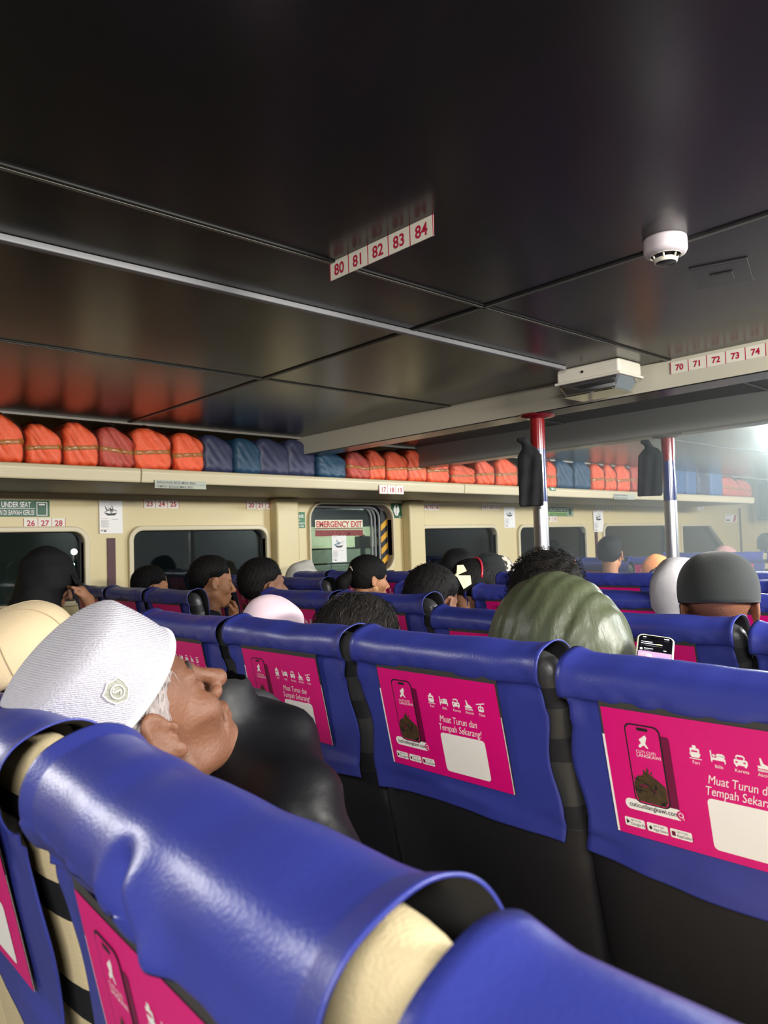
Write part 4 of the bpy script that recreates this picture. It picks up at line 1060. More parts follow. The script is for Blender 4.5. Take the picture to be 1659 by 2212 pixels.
def skull_offset(Q):
    d = ell(Q, (-0.012, 0, 0.045), (0.098, 0.077, 0.083))
    return su(d, ell(Q, (-0.035, 0, 0.0), (0.062, 0.066, 0.07)), 0.03)

def hair_fn(Q, style, o):
    S_ = sym(Q); d0 = skull_offset(Q)
    x, y, z = Q[:, 0], Q[:, 1], Q[:, 2]
    nz = 0.0012 * np.sin(x * 300 + y * 120) * np.sin(z * 170 + y * 260)
    if style == 'short':        # neat, faded at the nape: thickness runs out towards the hairline
        cut = np.where(x < -0.03, -0.035 - z, np.where(x < 0.02, 0.022 - z, 0.040 - z))
        k1 = np.clip((x + 0.062) / 0.028, 0, 1); k2 = np.clip((x - 0.005) / 0.03, 0, 1)
        cut = (-0.040 + 0.064 * k1 + 0.022 * k2) - z
        cut = np.maximum(cut, (x - 0.072) * 1.2) + 0.002 * np.sin(y * 160 + z * 90)
        th = -0.004 + 0.016 * np.clip(-cut / (0.035), 0, 1) ** 0.7
        return si(d0 - th + nz, cut - 0.004, 0.004)
    if style == 'full':         # thicker, longer wavy hair
        d = d0 - 0.016 + 0.003 * np.sin(x * 70 + z * 45) * np.sin(y * 60 + x * 30 + 1) + nz
        return si(d, np.where(x < 0.0, -0.055 - z, 0.015 - z), 0.01)
    if style == 'curly':
        d = d0 - 0.018 + 0.005 * np.sin(x * 130) * np.sin(y * 120 + 1) * np.sin(z * 125 + 2)
        return si(d, np.where(x < 0.02, -0.05 - z, 0.02 - z), 0.012)
    if style == 'tied':         # drawn back smoothly
        d = d0 - 0.008 + nz
        d = si(d, np.where(x < 0.005, -0.045 - z, 0.012 - z - 0.35 * (x - 0.005)), 0.006)
        return d
    return d0

def cloth_noise(P, a=0.003, k=30):
    return a * (np.sin(P[:, 0] * k + P[:, 2] * k * .6 + 1) * np.sin(P[:, 1] * k * 1.2 + 2) + .5 * np.sin(P[:, 2] * k * 2 + P[:, 1] * k))

def person(label, H, yaw=0.0, pitch=0.0, roll=0.0, sk=('tan', (150, 105, 78)), style='short', hair=('black', (16, 14, 14)), cloth=('black', (18, 18, 20)), fine=0.0065,
           size=1.0, opts=None, body_yaw=0.0, lean=0.0, cloth_rough=0.8, extra=None, shirt_off=(0, 0, 0), hijab=None, group='passengers seated in the cabin', arms=True, body_fn=None, shirt_fn=None):
    """H = world point between the ears"""
    o = opts or {}
    hx, hy, hz = H
    root = empty('person', (hx - 0.04, hy, 0)); setp(root, label, 'person', group)
    C0 = np.array([0.04, 0, hz])                       # head centre in the person frame
    Rm = rotm(yaw, pitch, roll)
    def toh(P): return ((P - C0.astype(np.float32)) @ Rm.astype(np.float32)) / size
    sh = np.array(shirt_off, float)
    def B(p): # torso points given relative to an upright head centre
        q = np.array(p, float) * size
        t = lean * (-(q[2]) / 0.6) if q[2] < 0 else 0
        c_, s_ = math.cos(body_yaw), math.sin(body_yaw)
        q = np.array([q[0] * c_ - q[1] * s_, q[0] * s_ + q[1] * c_, q[2]])
        return tuple(C0 + sh * min(1, max(0, -q[2] / 0.15)) + q + np.array([-t, 0, 0]))
    neck_b = B((-0.02, 0, -0.20)) if not o.get('old') else tuple(C0 + np.array([0.05, 0, -0.20]))
    neck_top = tuple(C0 + Rm @ np.array([-0.025, 0, -0.055]) * size)
    s = size
    def torso(P):
        d = cap(P, B((-0.02, -0.15, -0.255)), B((-0.02, 0.15, -0.255)), 0.055 * s)
        d = su(d, ell(P, B((-0.02, 0, -0.36)), (0.105 * s, 0.165 * s, 0.17 * s)), 0.06)
        d = su(d, ell(P, B((-0.0, 0, -0.54)), (0.12 * s, 0.155 * s, 0.17 * s)), 0.06)
        return d
    def arm(P):
        d = None
        for k in (-1, 1):
            a = cap(P, B((-0.02, k * 0.185, -0.265)), B((0.03, k * 0.215, -0.50)), 0.052 * s, 0.042 * s)
            a = su(a, cap(P, B((0.03, k * 0.215, -0.50)), B((0.24, k * 0.11, -0.55)), 0.041 * s, 0.031 * s), 0.02)
            d = a if d is None else np.minimum(d, a)
        return d
    def body(P):
        Q = toh(P)
        d = head_fn(Q, o) * s
        d = su(d, cap(P, neck_top, neck_b, 0.052 * s, 0.056 * s), 0.02)
        d = su(d, torso(P) + 0.014, 0.03)
        if arms: d = su(d, arm(P) + 0.013, 0.02)
        if arms:
            for k in (-1, 1):       # hands resting in the lap
                w_ = np.array(B((0.24, k * 0.11, -0.55)))
                d = su(d, cap(P, w_, w_ + [0.06, -k * 0.03, -0.01], 0.026, 0.024), 0.01)
                for q in range(4): d = su(d, cap(P, w_ + [0.065, -k * 0.03 + (q - 1.5) * 0.019, -0.01], w_ + [0.115 - abs(q - 1.4) * 0.008, -k * 0.035 + (q - 1.5) * 0.02, -0.03], 0.009, 0.008), 0.004)
                d = su(d, cap(P, w_ + [0.03, -k * 0.05, 0.0], w_ + [0.075, -k * 0.065, 0.0], 0.010, 0.009), 0.006)
        if extra and 'body' in extra: d = extra['body'](P, d, B, C0, Rm)
        return d
    R_ = 0.135 * s
    xs = axis(min(-0.22, C0[0] - .2) * 1.0 - 0.04, 0.46, C0[0] - R_ - 0.01, C0[0] + R_ + 0.02, fine, 0.016)
    ys = axis(-0.32 * s, 0.32 * s, -0.1 * s, 0.1 * s, fine, 0.016)
    zs = axis(hz - 0.78 * s, hz + 0.15 * s, hz - 0.15 * s, hz + 0.16, fine, 0.017)
    if hijab is None or True:
        sdf_obj('body', body_fn or body, xs, ys, zs, skin(*sk), parent=root)
    # shirt
    cfine = max(fine, 0.009)
    xs2 = axis(-0.30, 0.46, fine=0.013); ys2 = axis(-0.34 * s, 0.34 * s, fine=0.013); zs2 = axis(hz - 0.78 * s, hz - 0.06 + (0.10 if o.get('old') else 0), fine=0.013)
    def shirt(P):
        d = torso(P) - 0.006
        d = su(d, cap(P, B((-0.03, 0, -0.15)), B((-0.02, 0, -0.21)), 0.062 * s, 0.075 * s), 0.03)
        d = su(d, arm(P) - 0.007, 0.03)
        d = d + cloth_noise(P)
        if extra and 'shirt' in extra: d = extra['shirt'](P, d, B, C0, Rm)
        return si(d, P[:, 2] - (B((0, 0, -0.135))[2]) - (0.11 if o.get('old') else 0) + 0.25 * (P[:, 0] - B((0, 0, -.135))[0]), 0.006)
    sdf_obj('shirt', shirt_fn or shirt, xs2, ys2, zs2, clothm(cloth[0], cloth[1], cloth_rough), parent=root)
    # trousers
    def legs(P):
        d = None
        for k in (-1, 1):
            kn = B((0.40, k * 0.10, -0.66)); 
            a = cap(P, B((-0.02, k * 0.085, -0.665)), kn, 0.078 * s, 0.058 * s)
            a = su(a, cap(P, kn, (kn[0] - 0.02, kn[1], 0.07), 0.055 * s, 0.038 * s), 0.02)
            a = su(a, ell(P, (kn[0] + 0.04, kn[1], 0.045), (0.125, 0.045, 0.043)), 0.02)
            d = a if d is None else np.minimum(d, a)
        return su(d, ell(P, B((-0.02, 0, -0.66)), (0.12 * s, 0.16 * s, 0.09 * s)), 0.04)
    kz = B((0, 0, -0.66))[2]
    sdf_obj('trousers', legs, axis(-0.25, 0.66, fine=0.022), axis(-0.26, 0.26, fine=0.02), axis(-0.01, kz + 0.13, fine=0.022), clothm('dark_trousers', (24, 24, 28)), parent=root)
    # hair or head covering
    def frame_axes(lo, hi, st):
        return [axis(C0[i] + lo[i], C0[i] + hi[i], fine=st) for i in range(3)]
    if hijab:
        m_ = hijab.get('mat') or clothm(*hijab['cloth']); pt = hijab.get('peak', 0.0); und = hijab.get('open', 0.0)
        def hj(P):
            Q = toh(P)
            d = ell(Q, (-0.014, 0, 0.035), (0.114, 0.092, 0.105)) * s
            if pt: d = su(d, ell(Q, (0.03, 0, 0.09), (0.05, 0.03, 0.045 + pt)) * s, 0.04)
            d = su(d, cap(P, tuple(C0 + Rm @ np.array([-0.02, 0, -0.04])), B((-0.02, 0, -0.22)), 0.088 * s, 0.12 * s), 0.05)
            d = su(d, ell(P, B((-0.01, 0, -0.32)), (0.145 * s, 0.21 * s, 0.13 * s)), 0.06)
            d = d + cloth_noise(P, 0.004, 34)
            face = ell(Q, (0.118, 0, -0.02), (0.065, 0.052, 0.078)) * s
            return sd(d, face, 0.008)
        sdf_obj('hijab', hj, *frame_axes((-0.26, -0.28, -0.46), (0.24, 0.28, 0.20), 0.0095), m_, parent=root)
    elif style in ('short', 'full', 'curly', 'tied'):
        ax = frame_axes((-0.15, -0.14, -0.14), (0.15, 0.14, 0.19), max(0.005, fine * 0.85))
        ho = sdf_obj('hair', lambda P: hair_fn(toh(P), style, o) * s, *ax, hairm(*hair), parent=root)
        if style == 'full':
            strands(ho, root, 900, 0.05, 0.0007, hairm(*hair), 0.004, 2); strands(ho, root, 200, 0.05, 0.0004, hairm('greying', (84, 78, 72)), 0.004, 3)
        elif style == 'tied': strands(ho, root, 260, 0.03, 0.0006, hairm(*hair), 0.001, 4, back=2.0, lift=0.0006)
        else: strands(ho, root, 420, 0.014, 0.0007, hairm(*hair), 0.001, 5, lift=0.002)
    root['_h'] = 0
    return root, C0, Rm, toh, B

def strands(hair, parent, n, L, r, m, curl=0.0, seed=1, back=0.6, lift=0.0015, name='hair_strands'):
    rd = random.Random(seed); me = hair.data; nv_ = len(me.vertices); mb = MB()
    for _ in range(n):
        v = me.vertices[rd.randrange(nv_)]; N = v.normal.copy(); p = v.co.copy() + N * lift * 0.3
        t = Vector((-back + rd.uniform(-.3, .3), rd.uniform(-.35, .35), -1)); t = (t - N * t.dot(N))
        if t.length < 0.05: continue
        t.normalize(); sd_ = N.cross(t); ph = rd.uniform(0, 6.28); ln = L * rd.uniform(0.5, 1.2); pts = []
        for i in range(5):
            u = i / 4
            pts.append(p + t * ln * u + N * (lift * math.sin(u * 3.0) * 1.5 - 2.2 * ln * ln * u * u) + sd_ * curl * math.sin(ph + u * 4) + N * curl * 0.6 * math.cos(ph + u * 5))
        mb.tube(pts, [r, r, r, r * .7, r * .2], 4, capped=False)
    o = mb.build(name, m, parent=parent, smooth=True); o['kind'] = 'stuff'; return o

def put_on_head(root, C0, Rm, name, V, Fc, m, s=1.0, fm=None, smooth=True):
    W_ = [tuple(C0 + Rm @ (np.array(v) * s)) for v in V]
    return mesh_obj(name, W_, Fc, m, fm, parent=root, smooth=smooth)

def dome(rx, ry, h, levels, n=48, tilt=0.0, c=(0, 0, 0), flat=0.72, wave=None, rnd=False):
    """soft cap: rim at z=0 rising to h; returns verts, faces"""
    V = []; Fc = []
    ct, st = math.cos(tilt), math.sin(tilt)
    for i in range(levels + 1):
        t = i / levels
        if t < 0.6: k = t / 0.6; sc = 1.0 + 0.02 * math.sin(k * 3.1) - (1 - flat) * 0.35 * k; z = h * 0.80 * k
        else:
            a = (t - 0.6) / 0.4 * 0.95; e = 1 - (1 - flat) * 0.35
            sc = e * math.cos(a * math.pi / 2) ** 0.62 if a < 1 else 0.0; z = h * (0.80 + 0.20 * math.sin(a * math.pi / 2))
        if rnd:
            a = t * 0.97 * math.pi / 2; sc = math.cos(a) ** 0.72 * (1 + 0.10 * math.sin(2 * a)); z = h * math.sin(a)
        for j in range(n):
            th = 2 * math.pi * j / n
            x, y = rx * sc * math.cos(th), ry * sc * math.sin(th); zz = z + (wave(th, t) if wave else 0)
            V.append((c[0] + x * ct - zz * st, c[1] + y, c[2] + x * st + zz * ct))
    for i in range(levels):
        for j in range(n): Fc.append((i * n + j, i * n + (j + 1) % n, (i + 1) * n + (j + 1) % n, (i + 1) * n + j))
    Fc.append(tuple(levels * n + j for j in range(n)))
    return V, Fc

# ---------------------------------------------------------------- the man in the white cap
SK = ('weathered', (114, 76, 56))
def hero_shirt(P, d, B, C0, Rm):
    d = su(d, cap(P, B((0.06, -0.05, -0.20)), B((0.07, 0.16, -0.19)), 0.045, 0.04), 0.04)
    d = su(d, ell(P, B((0.02, 0.0, -0.285)), (0.085, 0.165, 0.085)), 0.06)
    d = d + 0.0035 * np.sin(P[:, 2] * 55 + P[:, 0] * 40 + P[:, 1] * 20) * np.exp(-((P[:, 1] + .18) / .08) ** 2)
    return d
hp, C0, Rm, toh, B = person('man leaning back in a white embroidered cap and black jacket', (0.450, 0.980, CAMZ - 0.236), yaw=0.05, pitch=math.radians(37), sk=SK, style='none', cloth=('black_jacket', (14, 14, 18)), cloth_rough=0.5, fine=0.0032,
    opts={'old': 1, 'nose': 1.15}, shirt_off=(0.155, 0.055, 0.155), lean=-0.05, size=1.04, extra={'shirt': hero_shirt})
# hair at temple and nape under the cap, grey
CC = (-0.012, 0, 0.066)
capT = math.radians(9)     # the cap sits farther back than the face
def hero_hair(P):
    Q = toh(P); d0 = skull_offset(Q)
    x, y, z = Q[:, 0], Q[:, 1], Q[:, 2]
    hgt = -(x - CC[0]) * math.sin(capT) + (z - CC[2]) * math.cos(capT)
    low = 0.030 + 0.075 * np.clip((0.03 - x) / 0.05, 0, 1)          # how far the hair reaches below the rim
    k = np.clip((hgt + low) / 0.02, 0, 1)
    th = -0.003 + 0.0078 * k + 0.0010 * np.sin(x * 520 + z * 260 + 3 * np.sin(z * 90)) + 0.0006 * np.sin(z * 700 - x * 200)
    d = d0 - th
    d = si(d, x - 0.055, 0.004)
    return si(d, hgt - 0.004, 0.003)
sdf_obj('hair', hero_hair, axis(C0[0] - .15, C0[0] + .15, fine=.004), axis(C0[1] - .11, C0[1] + .11, fine=.004), axis(C0[2] - .12, C0[2] + .15, fine=.004),
        mat('hair_grey', lin(150, 140, 138), 0.5, bump=1.0, bscale=220, var=0.45, vscale=180, stretch=(1, 1, 0.3)), parent=hp)
strands(COL.objects[-1], hp, 900, 0.016, 0.00035, mat('hair_grey_strand', lin(170, 162, 160), 0.5), 0.0006, 11, back=0.2, lift=0.0008)
strands(COL.objects[-2], hp, 500, 0.016, 0.00035, mat('hair_dark_strand', lin(90, 84, 82), 0.5), 0.0006, 12, back=0.2, lift=0.0008)
def capmat():
    m = mat('white_knit', lin(196, 194, 205), 0.6)
    nt = m.node_tree; b = nt.nodes['Principled BSDF']; tc = nt.nodes.new('ShaderNodeTexCoord')
    wv = nt.nodes.new('ShaderNodeTexWave'); wv.wave_type = 'BANDS'; wv.bands_direction = 'Z'; wv.inputs['Scale'].default_value = 130; wv.inputs['Distortion'].default_value = 3; wv.inputs['Detail Scale'].default_value = 6
    ck = nt.nodes.new('ShaderNodeTexVoronoi'); ck.inputs['Scale'].default_value = 330
    ad = nt.nodes.new('ShaderNodeMath'); ad.operation = 'ADD'
    bp = nt.nodes.new('ShaderNodeBump'); bp.inputs['Strength'].default_value = 0.8; bp.inputs['Distance'].default_value = 0.0016
    nt.links.new(tc.outputs['Object'], wv.inputs['Vector']); nt.links.new(tc.outputs['Object'], ck.inputs['Vector'])
    nt.links.new(wv.outputs['Fac'], ad.inputs[0]); nt.links.new(ck.outputs['Distance'], ad.inputs[1]); nt.links.new(ad.outputs[0], bp.inputs['Height']); nt.links.new(bp.outputs[0], b.inputs['Normal'])
    return m
WK = capmat()
V, Fc = dome(0.107, 0.090, 0.093, 26, 64, capT, CC, 0.60, wave=lambda th, t: 0.0)
# pinch the crown into a soft ridge running fore and aft
V2 = []
ct, st = math.cos(capT), math.sin(capT)
cp_ = put_on_head(hp, C0, Rm, 'cap', V, Fc, WK, 1.04)
so = cp_.modifiers.new('thick', 'SOLIDIFY'); so.thickness = 0.003; so.offset = 1
rim = [(CC[0] + 0.109 * math.cos(t) * ct, CC[1] + 0.092 * math.sin(t), CC[2] + 0.109 * math.cos(t) * st) for t in [i * math.pi / 32 for i in range(65)]]
mb = MB(); mb.tube(rim, 0.0045, 8, capped=False)
put_on_head(hp, C0, Rm, 'cap_rim', [v for v in mb.v], mb.f, mat('white_binding', lin(240, 240, 248), 0.5), 1.04)
seam = []
for i in range(65):
    t = i * math.pi / 32; sc = (1 - 0.4 * 0.35) * 1.0; x, y, z = 0.1085 * sc * math.cos(t), 0.0915 * sc * math.sin(t), 0.093 * 0.79
    seam.append((CC[0] + x * math.cos(capT) - z * math.sin(capT), CC[1] + y, CC[2] + x * math.sin(capT) + z * math.cos(capT)))
mb = MB(); mb.tube(seam, 0.0022, 8, capped=False); put_on_head(hp, C0, Rm, 'cap_seam', mb.v, mb.f, WK, 1.04)
# badge on the right side of the cap
def on_cap(u, h_, off=0.0):
    """u angle round the cap, h_ height"""
    sc = 1.0 - 0.14 * h_ / 0.074 + 0.02 * math.sin(3.1 * h_ / 0.074); x, y, z = (0.107 * sc + off) * math.cos(u), (0.090 * sc + off) * math.sin(u), h_
    return (CC[0] + x * ct - z * st, CC[1] + y, CC[2] + x * st + z * ct)
def badge_pts(k, off): 
    sh = [(0, 1.1), (0.5, 0.85), (0.95, 0.75), (1.0, 0.1), (0.8, -0.6), (0.25, -1.0), (0, -1.1), (-0.25, -1.0), (-0.8, -0.6), (-1.0, 0.1), (-0.95, 0.75), (-0.5, 0.85)]
    return [on_cap(-1.60 + p[0] * 0.125 * k, 0.038 + p[1] * 0.0135 * k, off) for p in sh]
bpts = badge_pts(1.0, 0.0045); V = bpts + [on_cap(-1.60, 0.038, 0.0055)]; n = len(bpts)
bd = put_on_head(hp, C0, Rm, 'badge', V, [(i, (i + 1) % n, n) for i in range(n)], mat('silver_grey_badge', lin(140, 140, 130), 0.45, bump=0.5, bscale=300), 1.04, smooth=False)
mb = MB(); q = badge_pts(1.0, 0.005); mb.tube(q + [q[0]], 0.0009, 6, capped=False); mb.tube([on_cap(-1.60 + 0.07 * math.cos(a), 0.038 + 0.0078 * math.sin(a), 0.006) for a in [i * math.pi / 10 for i in range(21)]], 0.0007, 6, capped=False)
mb.tube([on_cap(-1.60 + 0.035 * math.sin(a * 2), 0.034 + 0.010 * a / 3.1, 0.0065) for a in [i * math.pi / 8 for i in range(9)]], 0.0008, 6)
put_on_head(hp, C0, Rm, 'badge_stitching', mb.v, mb.f, mat('pale_thread', lin(225, 224, 215), 0.5), 1.04)
# brow and lashes
for s_ in (-1, 1):
    mb = MB(); mb.tube([(0.086, s_ * 0.016, 0.030), (0.0865, s_ * 0.026, 0.034), (0.080, s_ * 0.040, 0.033), (0.070, s_ * 0.047, 0.026)], [0.003, 0.0042, 0.004, 0.002], 8)
    put_on_head(hp, C0, Rm, 'eyebrow', mb.v, mb.f, mat('hair_brow', lin(70, 62, 58), 0.7, bump=1, bscale=400), 1.04)
    mb = MB(); mb.tube([(0.0855, s_ * 0.019, 0.0015), (0.0865, s_ * 0.030, 0.0005), (0.079, s_ * 0.041, 0.0)], [0.0009, 0.0013, 0.0008], 6)
    put_on_head(hp, C0, Rm, 'eyelashes', mb.v, mb.f, mat('hair_lash', (0.01, 0.008, 0.007), 0.6), 1.04)
# leather facing down the front of the jacket
def facing(P):
    d = su(cap(P, B((-0.02, -0.15, -0.255)), B((-0.02, 0.15, -0.255)), 0.057), ell(P, B((-0.02, 0, -0.36)), (0.109, 0.171, 0.176)), 0.06)
    d = su(d, cap(P, B((0.06, -0.05, -0.20)), B((0.07, 0.16, -0.19)), 0.045, 0.04), 0.04) - 0.009
    return si(d, np.abs(P[:, 1] - 0.09 - 0.6 * (P[:, 2] - C0[2] + 0.05)) - 0.024, 0.003)
sdf_obj('jacket_facing', facing, axis(0.0, 0.5, fine=.007), axis(-.2, .2, fine=.007), axis(C0[2] - .45, C0[2] + .02, fine=.007), mat('cloth_leather', lin(50, 50, 54), 0.35, bump=0.2, bscale=60), parent=hp)

# ---------------------------------------------------------------- beige baseball cap
bp_, C1, R1, t1, B1 = person('person in a plain beige baseball cap at the left edge', (0.50, 1.58, CAMZ - 0.25), yaw=0.1, pitch=math.radians(18), sk=('brown', (120, 82, 62)), style='short', cloth=('beige_top', (60, 55, 50)), size=1.05)
BC = mat('cloth_beige_cap', lin(200, 180, 146), 0.8, bump=0.15, bscale=200)
V, Fc = dome(0.110, 0.094, 0.102, 18, 48, math.radians(8), (-0.010, 0, 0.044), 0.55, rnd=True)
o = put_on_head(bp_, C1, R1, 'baseball_cap', V, Fc, BC, 1.05); so = o.modifiers.new('t', 'SOLIDIFY'); so.thickness = 0.003; so.offset = 1
mb = MB(); br = []
for i in range(13):
    a = -1.05 + 2.1 * i / 12
    for r_ in (1.0, 1.35, 1.65):
        br.append((-0.01 + 0.11 * r_ * math.cos(a) + 0.0, 0.094 * math.sin(a) * (1 + 0.1 * (r_ - 1)), 0.046 - 0.035 * (r_ - 1) - 0.028 * abs(math.sin(a)) * (r_ - 0.6)))
Fb = [(i * 3 + j, i * 3 + j + 1, (i + 1) * 3 + j + 1, (i + 1) * 3 + j) for i in range(12) for j in range(2)]
o2 = put_on_head(bp_, C1, R1, 'cap_brim', br, Fb, BC, 1.05); so = o2.modifiers.new('t', 'SOLIDIFY'); so.thickness = 0.004; so.offset = 0
for k in range(3):      # stitched panel seams over the crown
    a0 = k * math.pi / 3 + 0.1; pts = []
    for i in range(33):
        b = math.pi * i / 32; a = b if b < math.pi / 2 else math.pi - b; th = a0 if b < math.pi / 2 else a0 + math.pi
        a = min(a, 0.97 * math.pi / 2); sc = math.cos(a) ** 0.72 * (1 + 0.10 * math.sin(2 * a)); z = 0.1045 * math.sin(a); x, y = 0.1135 * sc * math.cos(th), 0.0975 * sc * math.sin(th)
        c8, s8 = math.cos(math.radians(8)), math.sin(math.radians(8)); pts.append((-0.010 + x * c8 - z * s8, y, 0.044 + x * s8 + z * c8))
    mb = MB(); mb.tube(pts, 0.0011, 6); put_on_head(bp_, C1, R1, 'cap_seam', mb.v, mb.f, mat('cloth_beige_stitch', lin(170, 150, 118), 0.8), 1.05)
mb = MB(); mb.lathe([(0.001, 0.006), (0.006, 0.004), (0.008, -0.002)], 12, c=(-0.026, 0, 0.147)); put_on_head(bp_, C1, R1, 'cap_button', mb.v, mb.f, BC, 1.05)

# ---------------------------------------------------------------- person in the olive jacket with a phone
def olive_shirt(P, d, B, C0, Rm): return d
OL = mat('cloth_olive_satin', lin(74, 80, 58), 0.42, bump=1.0, bscale=30, var=0.05, stretch=(1, 1, 0.35))
def person_olive():
    hx, hy, hz = 1.68, 1.22, CAMZ - 0.178
    root = empty('person', (1.50, 1.03, 0)); setp(root, 'person hunched forward in a shiny olive jacket, holding a phone', 'person', 'passengers seated in the cabin')
    def L(x, y, z): return (x - 1.50, y - 1.03 - 0.035, z)
    Hc = np.array(L(hx, hy + 0.02, hz)); Rm = rotm(0.25, -0.5)
    th_ = lambda P: (P - Hc.astype(np.float32)) @ Rm.astype(np.float32)
    zb = CAMZ - 0.11
    wr_ = L(1.47, 0.80, CAMZ - 0.30)
    def torso(P):
        d = ell(P, L(1.48, 1.075, zb - 0.145), (0.128, 0.172, 0.18))
        d = su(d, ell(P, L(1.50, 1.08, zb - 0.34), (0.125, 0.17, 0.18)), 0.05)
        d = su(d, ell(P, L(1.50, 1.06, zb - 0.52), (0.13, 0.165, 0.14)), 0.05)
        return d
    def arms(P):
        d = cap(P, L(1.50, 0.99, zb - 0.13), L(1.50, 0.93, zb - 0.32), 0.066, 0.054)
        d = su(d, cap(P, L(1.50, 0.93, zb - 0.32), L(1.49, 0.87, CAMZ - 0.36), 0.048, 0.034), 0.03)
        e = cap(P, L(1.49, 1.165, zb - 0.14), L(1.53, 1.20, zb - 0.34), 0.062, 0.05)
        e = su(e, cap(P, L(1.53, 1.20, zb - 0.34), L(1.72, 1.06, zb - 0.42), 0.048, 0.034), 0.03)
        return su(d, e, 0.01)
    ph = np.array(L(1.455, 0.775, CAMZ - 0.245))
    def body(P):
        d = head_fn(th_(P), {})
        d = su(d, cap(P, tuple(Hc + Rm @ np.array([-0.02, 0, -0.05])), L(1.53, 1.06, zb - 0.06), 0.05, 0.055), 0.03)
        d = su(d, torso(P) + 0.02, 0.03); d = su(d, arms(P) + 0.012, 0.02)
        d = su(d, cap(P, L(1.49, 0.87, CAMZ - 0.345), L(1.475, 0.845, CAMZ - 0.305), 0.022, 0.025), 0.015)
        for q in range(4):     # fingers curled behind the phone
            z = CAMZ - 0.284 - q * 0.018
            d = su(d, cap(P, L(1.488, 0.853, z - 0.008), L(1.480, 0.81, z), 0.0085, 0.0075), 0.004)
            d = su(d, cap(P, L(1.480, 0.81, z), L(1.462, 0.787, z + 0.002), 0.0075, 0.0065), 0.003)
        d = su(d, cap(P, L(1.47, 0.857, CAMZ - 0.305), L(1.452, 0.86, CAMZ - 0.270), 0.0095, 0.008), 0.005)
        return d
    ax = (axis(-0.2, 0.32, -0.08, 0.3, 0.006, 0.012), axis(-0.32, 0.33, -0.30, 0.30, 0.007, 0.012), axis(0.50, CAMZ + 0.06, CAMZ - 0.36, CAMZ + 0.06, 0.0065, 0.015))
    sdf_obj('body', body, *ax, skin('light', (196, 150, 118)), parent=root)
    def jac(P):
        d = su(torso(P), arms(P) - 0.006, 0.05)
        d = d + 0.0011 * np.sin(P[:, 1] * 60 + P[:, 2] * 16) * np.sin(P[:, 2] * 34 + 1) + 0.0009 * np.sin(P[:, 2] * 95 + P[:, 1] * 90) * np.sin(P[:, 1] * 24 + 1) + 0.0015 * np.sin(P[:, 1] * 150 + P[:, 2] * 40)
        # seam of the sleeve
        d = d + 0.004 * np.exp(-((P[:, 1] + 0.075 + 0.15 * (P[:, 2] - CAMZ + .25)) / 0.006) ** 2) + 0.003 * np.exp(-((P[:, 1] - 0.09 + 0.1 * (P[:, 2] - CAMZ + .2)) / 0.005) ** 2)
        return d
    sdf_obj('jacket', jac, axis(-0.2, 0.34, fine=.008), axis(-0.32, 0.33, fine=.008), axis(0.50, CAMZ - 0.04, fine=.008), OL, parent=root)
    sdf_obj('hair', lambda P: hair_fn(th_(P), 'curly', {}), axis(Hc[0] - .16, Hc[0] + .16, fine=.006), axis(Hc[1] - .14, Hc[1] + .14, fine=.006), axis(Hc[2] - .15, Hc[2] + .18, fine=.006), hairm('fuzzy', (20, 17, 15)), parent=root)
    strands(COL.objects[-1], root, 1500, 0.022, 0.0006, hairm('fuzzy', (20, 17, 15)), 0.005, 7, lift=0.006)
    def legs(P):
        d = ell(P, (0.0, 0, 0.55), (0.14, 0.17, 0.1))
        for k in (-1, 1):
            d = su(d, cap(P, (0, k * .09, .53), (0.34, k * .1, .52), .075, .058), .03); d = su(d, cap(P, (0.34, k * .1, .52), (0.32, k * .1, .06), .055, .04), .02); d = su(d, ell(P, (0.37, k * .1, .045), (.12, .045, .043)), .02)
        return d
    sdf_obj('trousers', legs, axis(-0.2, 0.55, fine=.02), axis(-0.22, 0.22, fine=.02), axis(0, 0.68, fine=.02), clothm('dark_trousers', (24, 24, 28)), parent=root)
person_olive()
# the phone itself
pc = np.array(atX(1413, 1428, 1.455))
t = empty('phone', tuple(pc)); setp(t, 'lit smartphone in a pale case held by the person in olive', 'phone')
Xp = np.array([0.62, -0.78, 0.0]); Xp /= np.linalg.norm(Xp)     # screen's right, as the camera sees it
Np = np.array([-0.60, -0.45, 0.95]); Np -= Xp * Np.dot(Xp); Np /= np.linalg.norm(Np); Up = np.cross(Np, Xp); 
ro = math.radians(-13); Xr = Xp * math.cos(ro) + Up * math.sin(ro); Ur = -Xp * math.sin(ro) + Up * math.cos(ro)
def pf(x, y, z=0): return tuple(Xr * x + Ur * y + Np * z)
def pplate(pts, th, z0, name, m_):
    v, f = plate(pts, [], th, bevel=min(0.0015, th * .3)); mesh_obj(name, [pf(x, y, z + z0) for x, y, z in v], f, m_, parent=t, smooth=False)
PWd, PHt = 0.037, 0.074
pplate(rrect(-PWd, -PHt, PWd, PHt, 0.013), 0.010, -0.006, 'case', mat('pale_case', lin(214, 210, 190), 0.5))
pplate(rrect(-PWd + .0035, -PHt + .0035, PWd - .0035, PHt - .0035, 0.010), 0.002, 0.0, 'screen', mat('screen_black', (0.004, 0.004, 0.006), 0.1))
def emi(nm, rgb, k=1.0): return mat('screen_' + nm, lin(*rgb), 0.4, emit=k)
def sbox(x0, y0, x1, y1, m_, name='screen_content', r=0.001):
    v = [pf(a, b, 0.0045) for a, b in rrect(x0, y0, x1, y1, r, 3)]; mesh_obj(name, v, [tuple(range(len(v)))], m_, parent=t, smooth=False)
sbox(-.008, .060, .008, .0655, mat('screen_black', (0, 0, 0)), r=.0025)
wh_ = emi('white', (235, 235, 240), 1.0); dim = emi('dim', (120, 120, 128), 0.8)
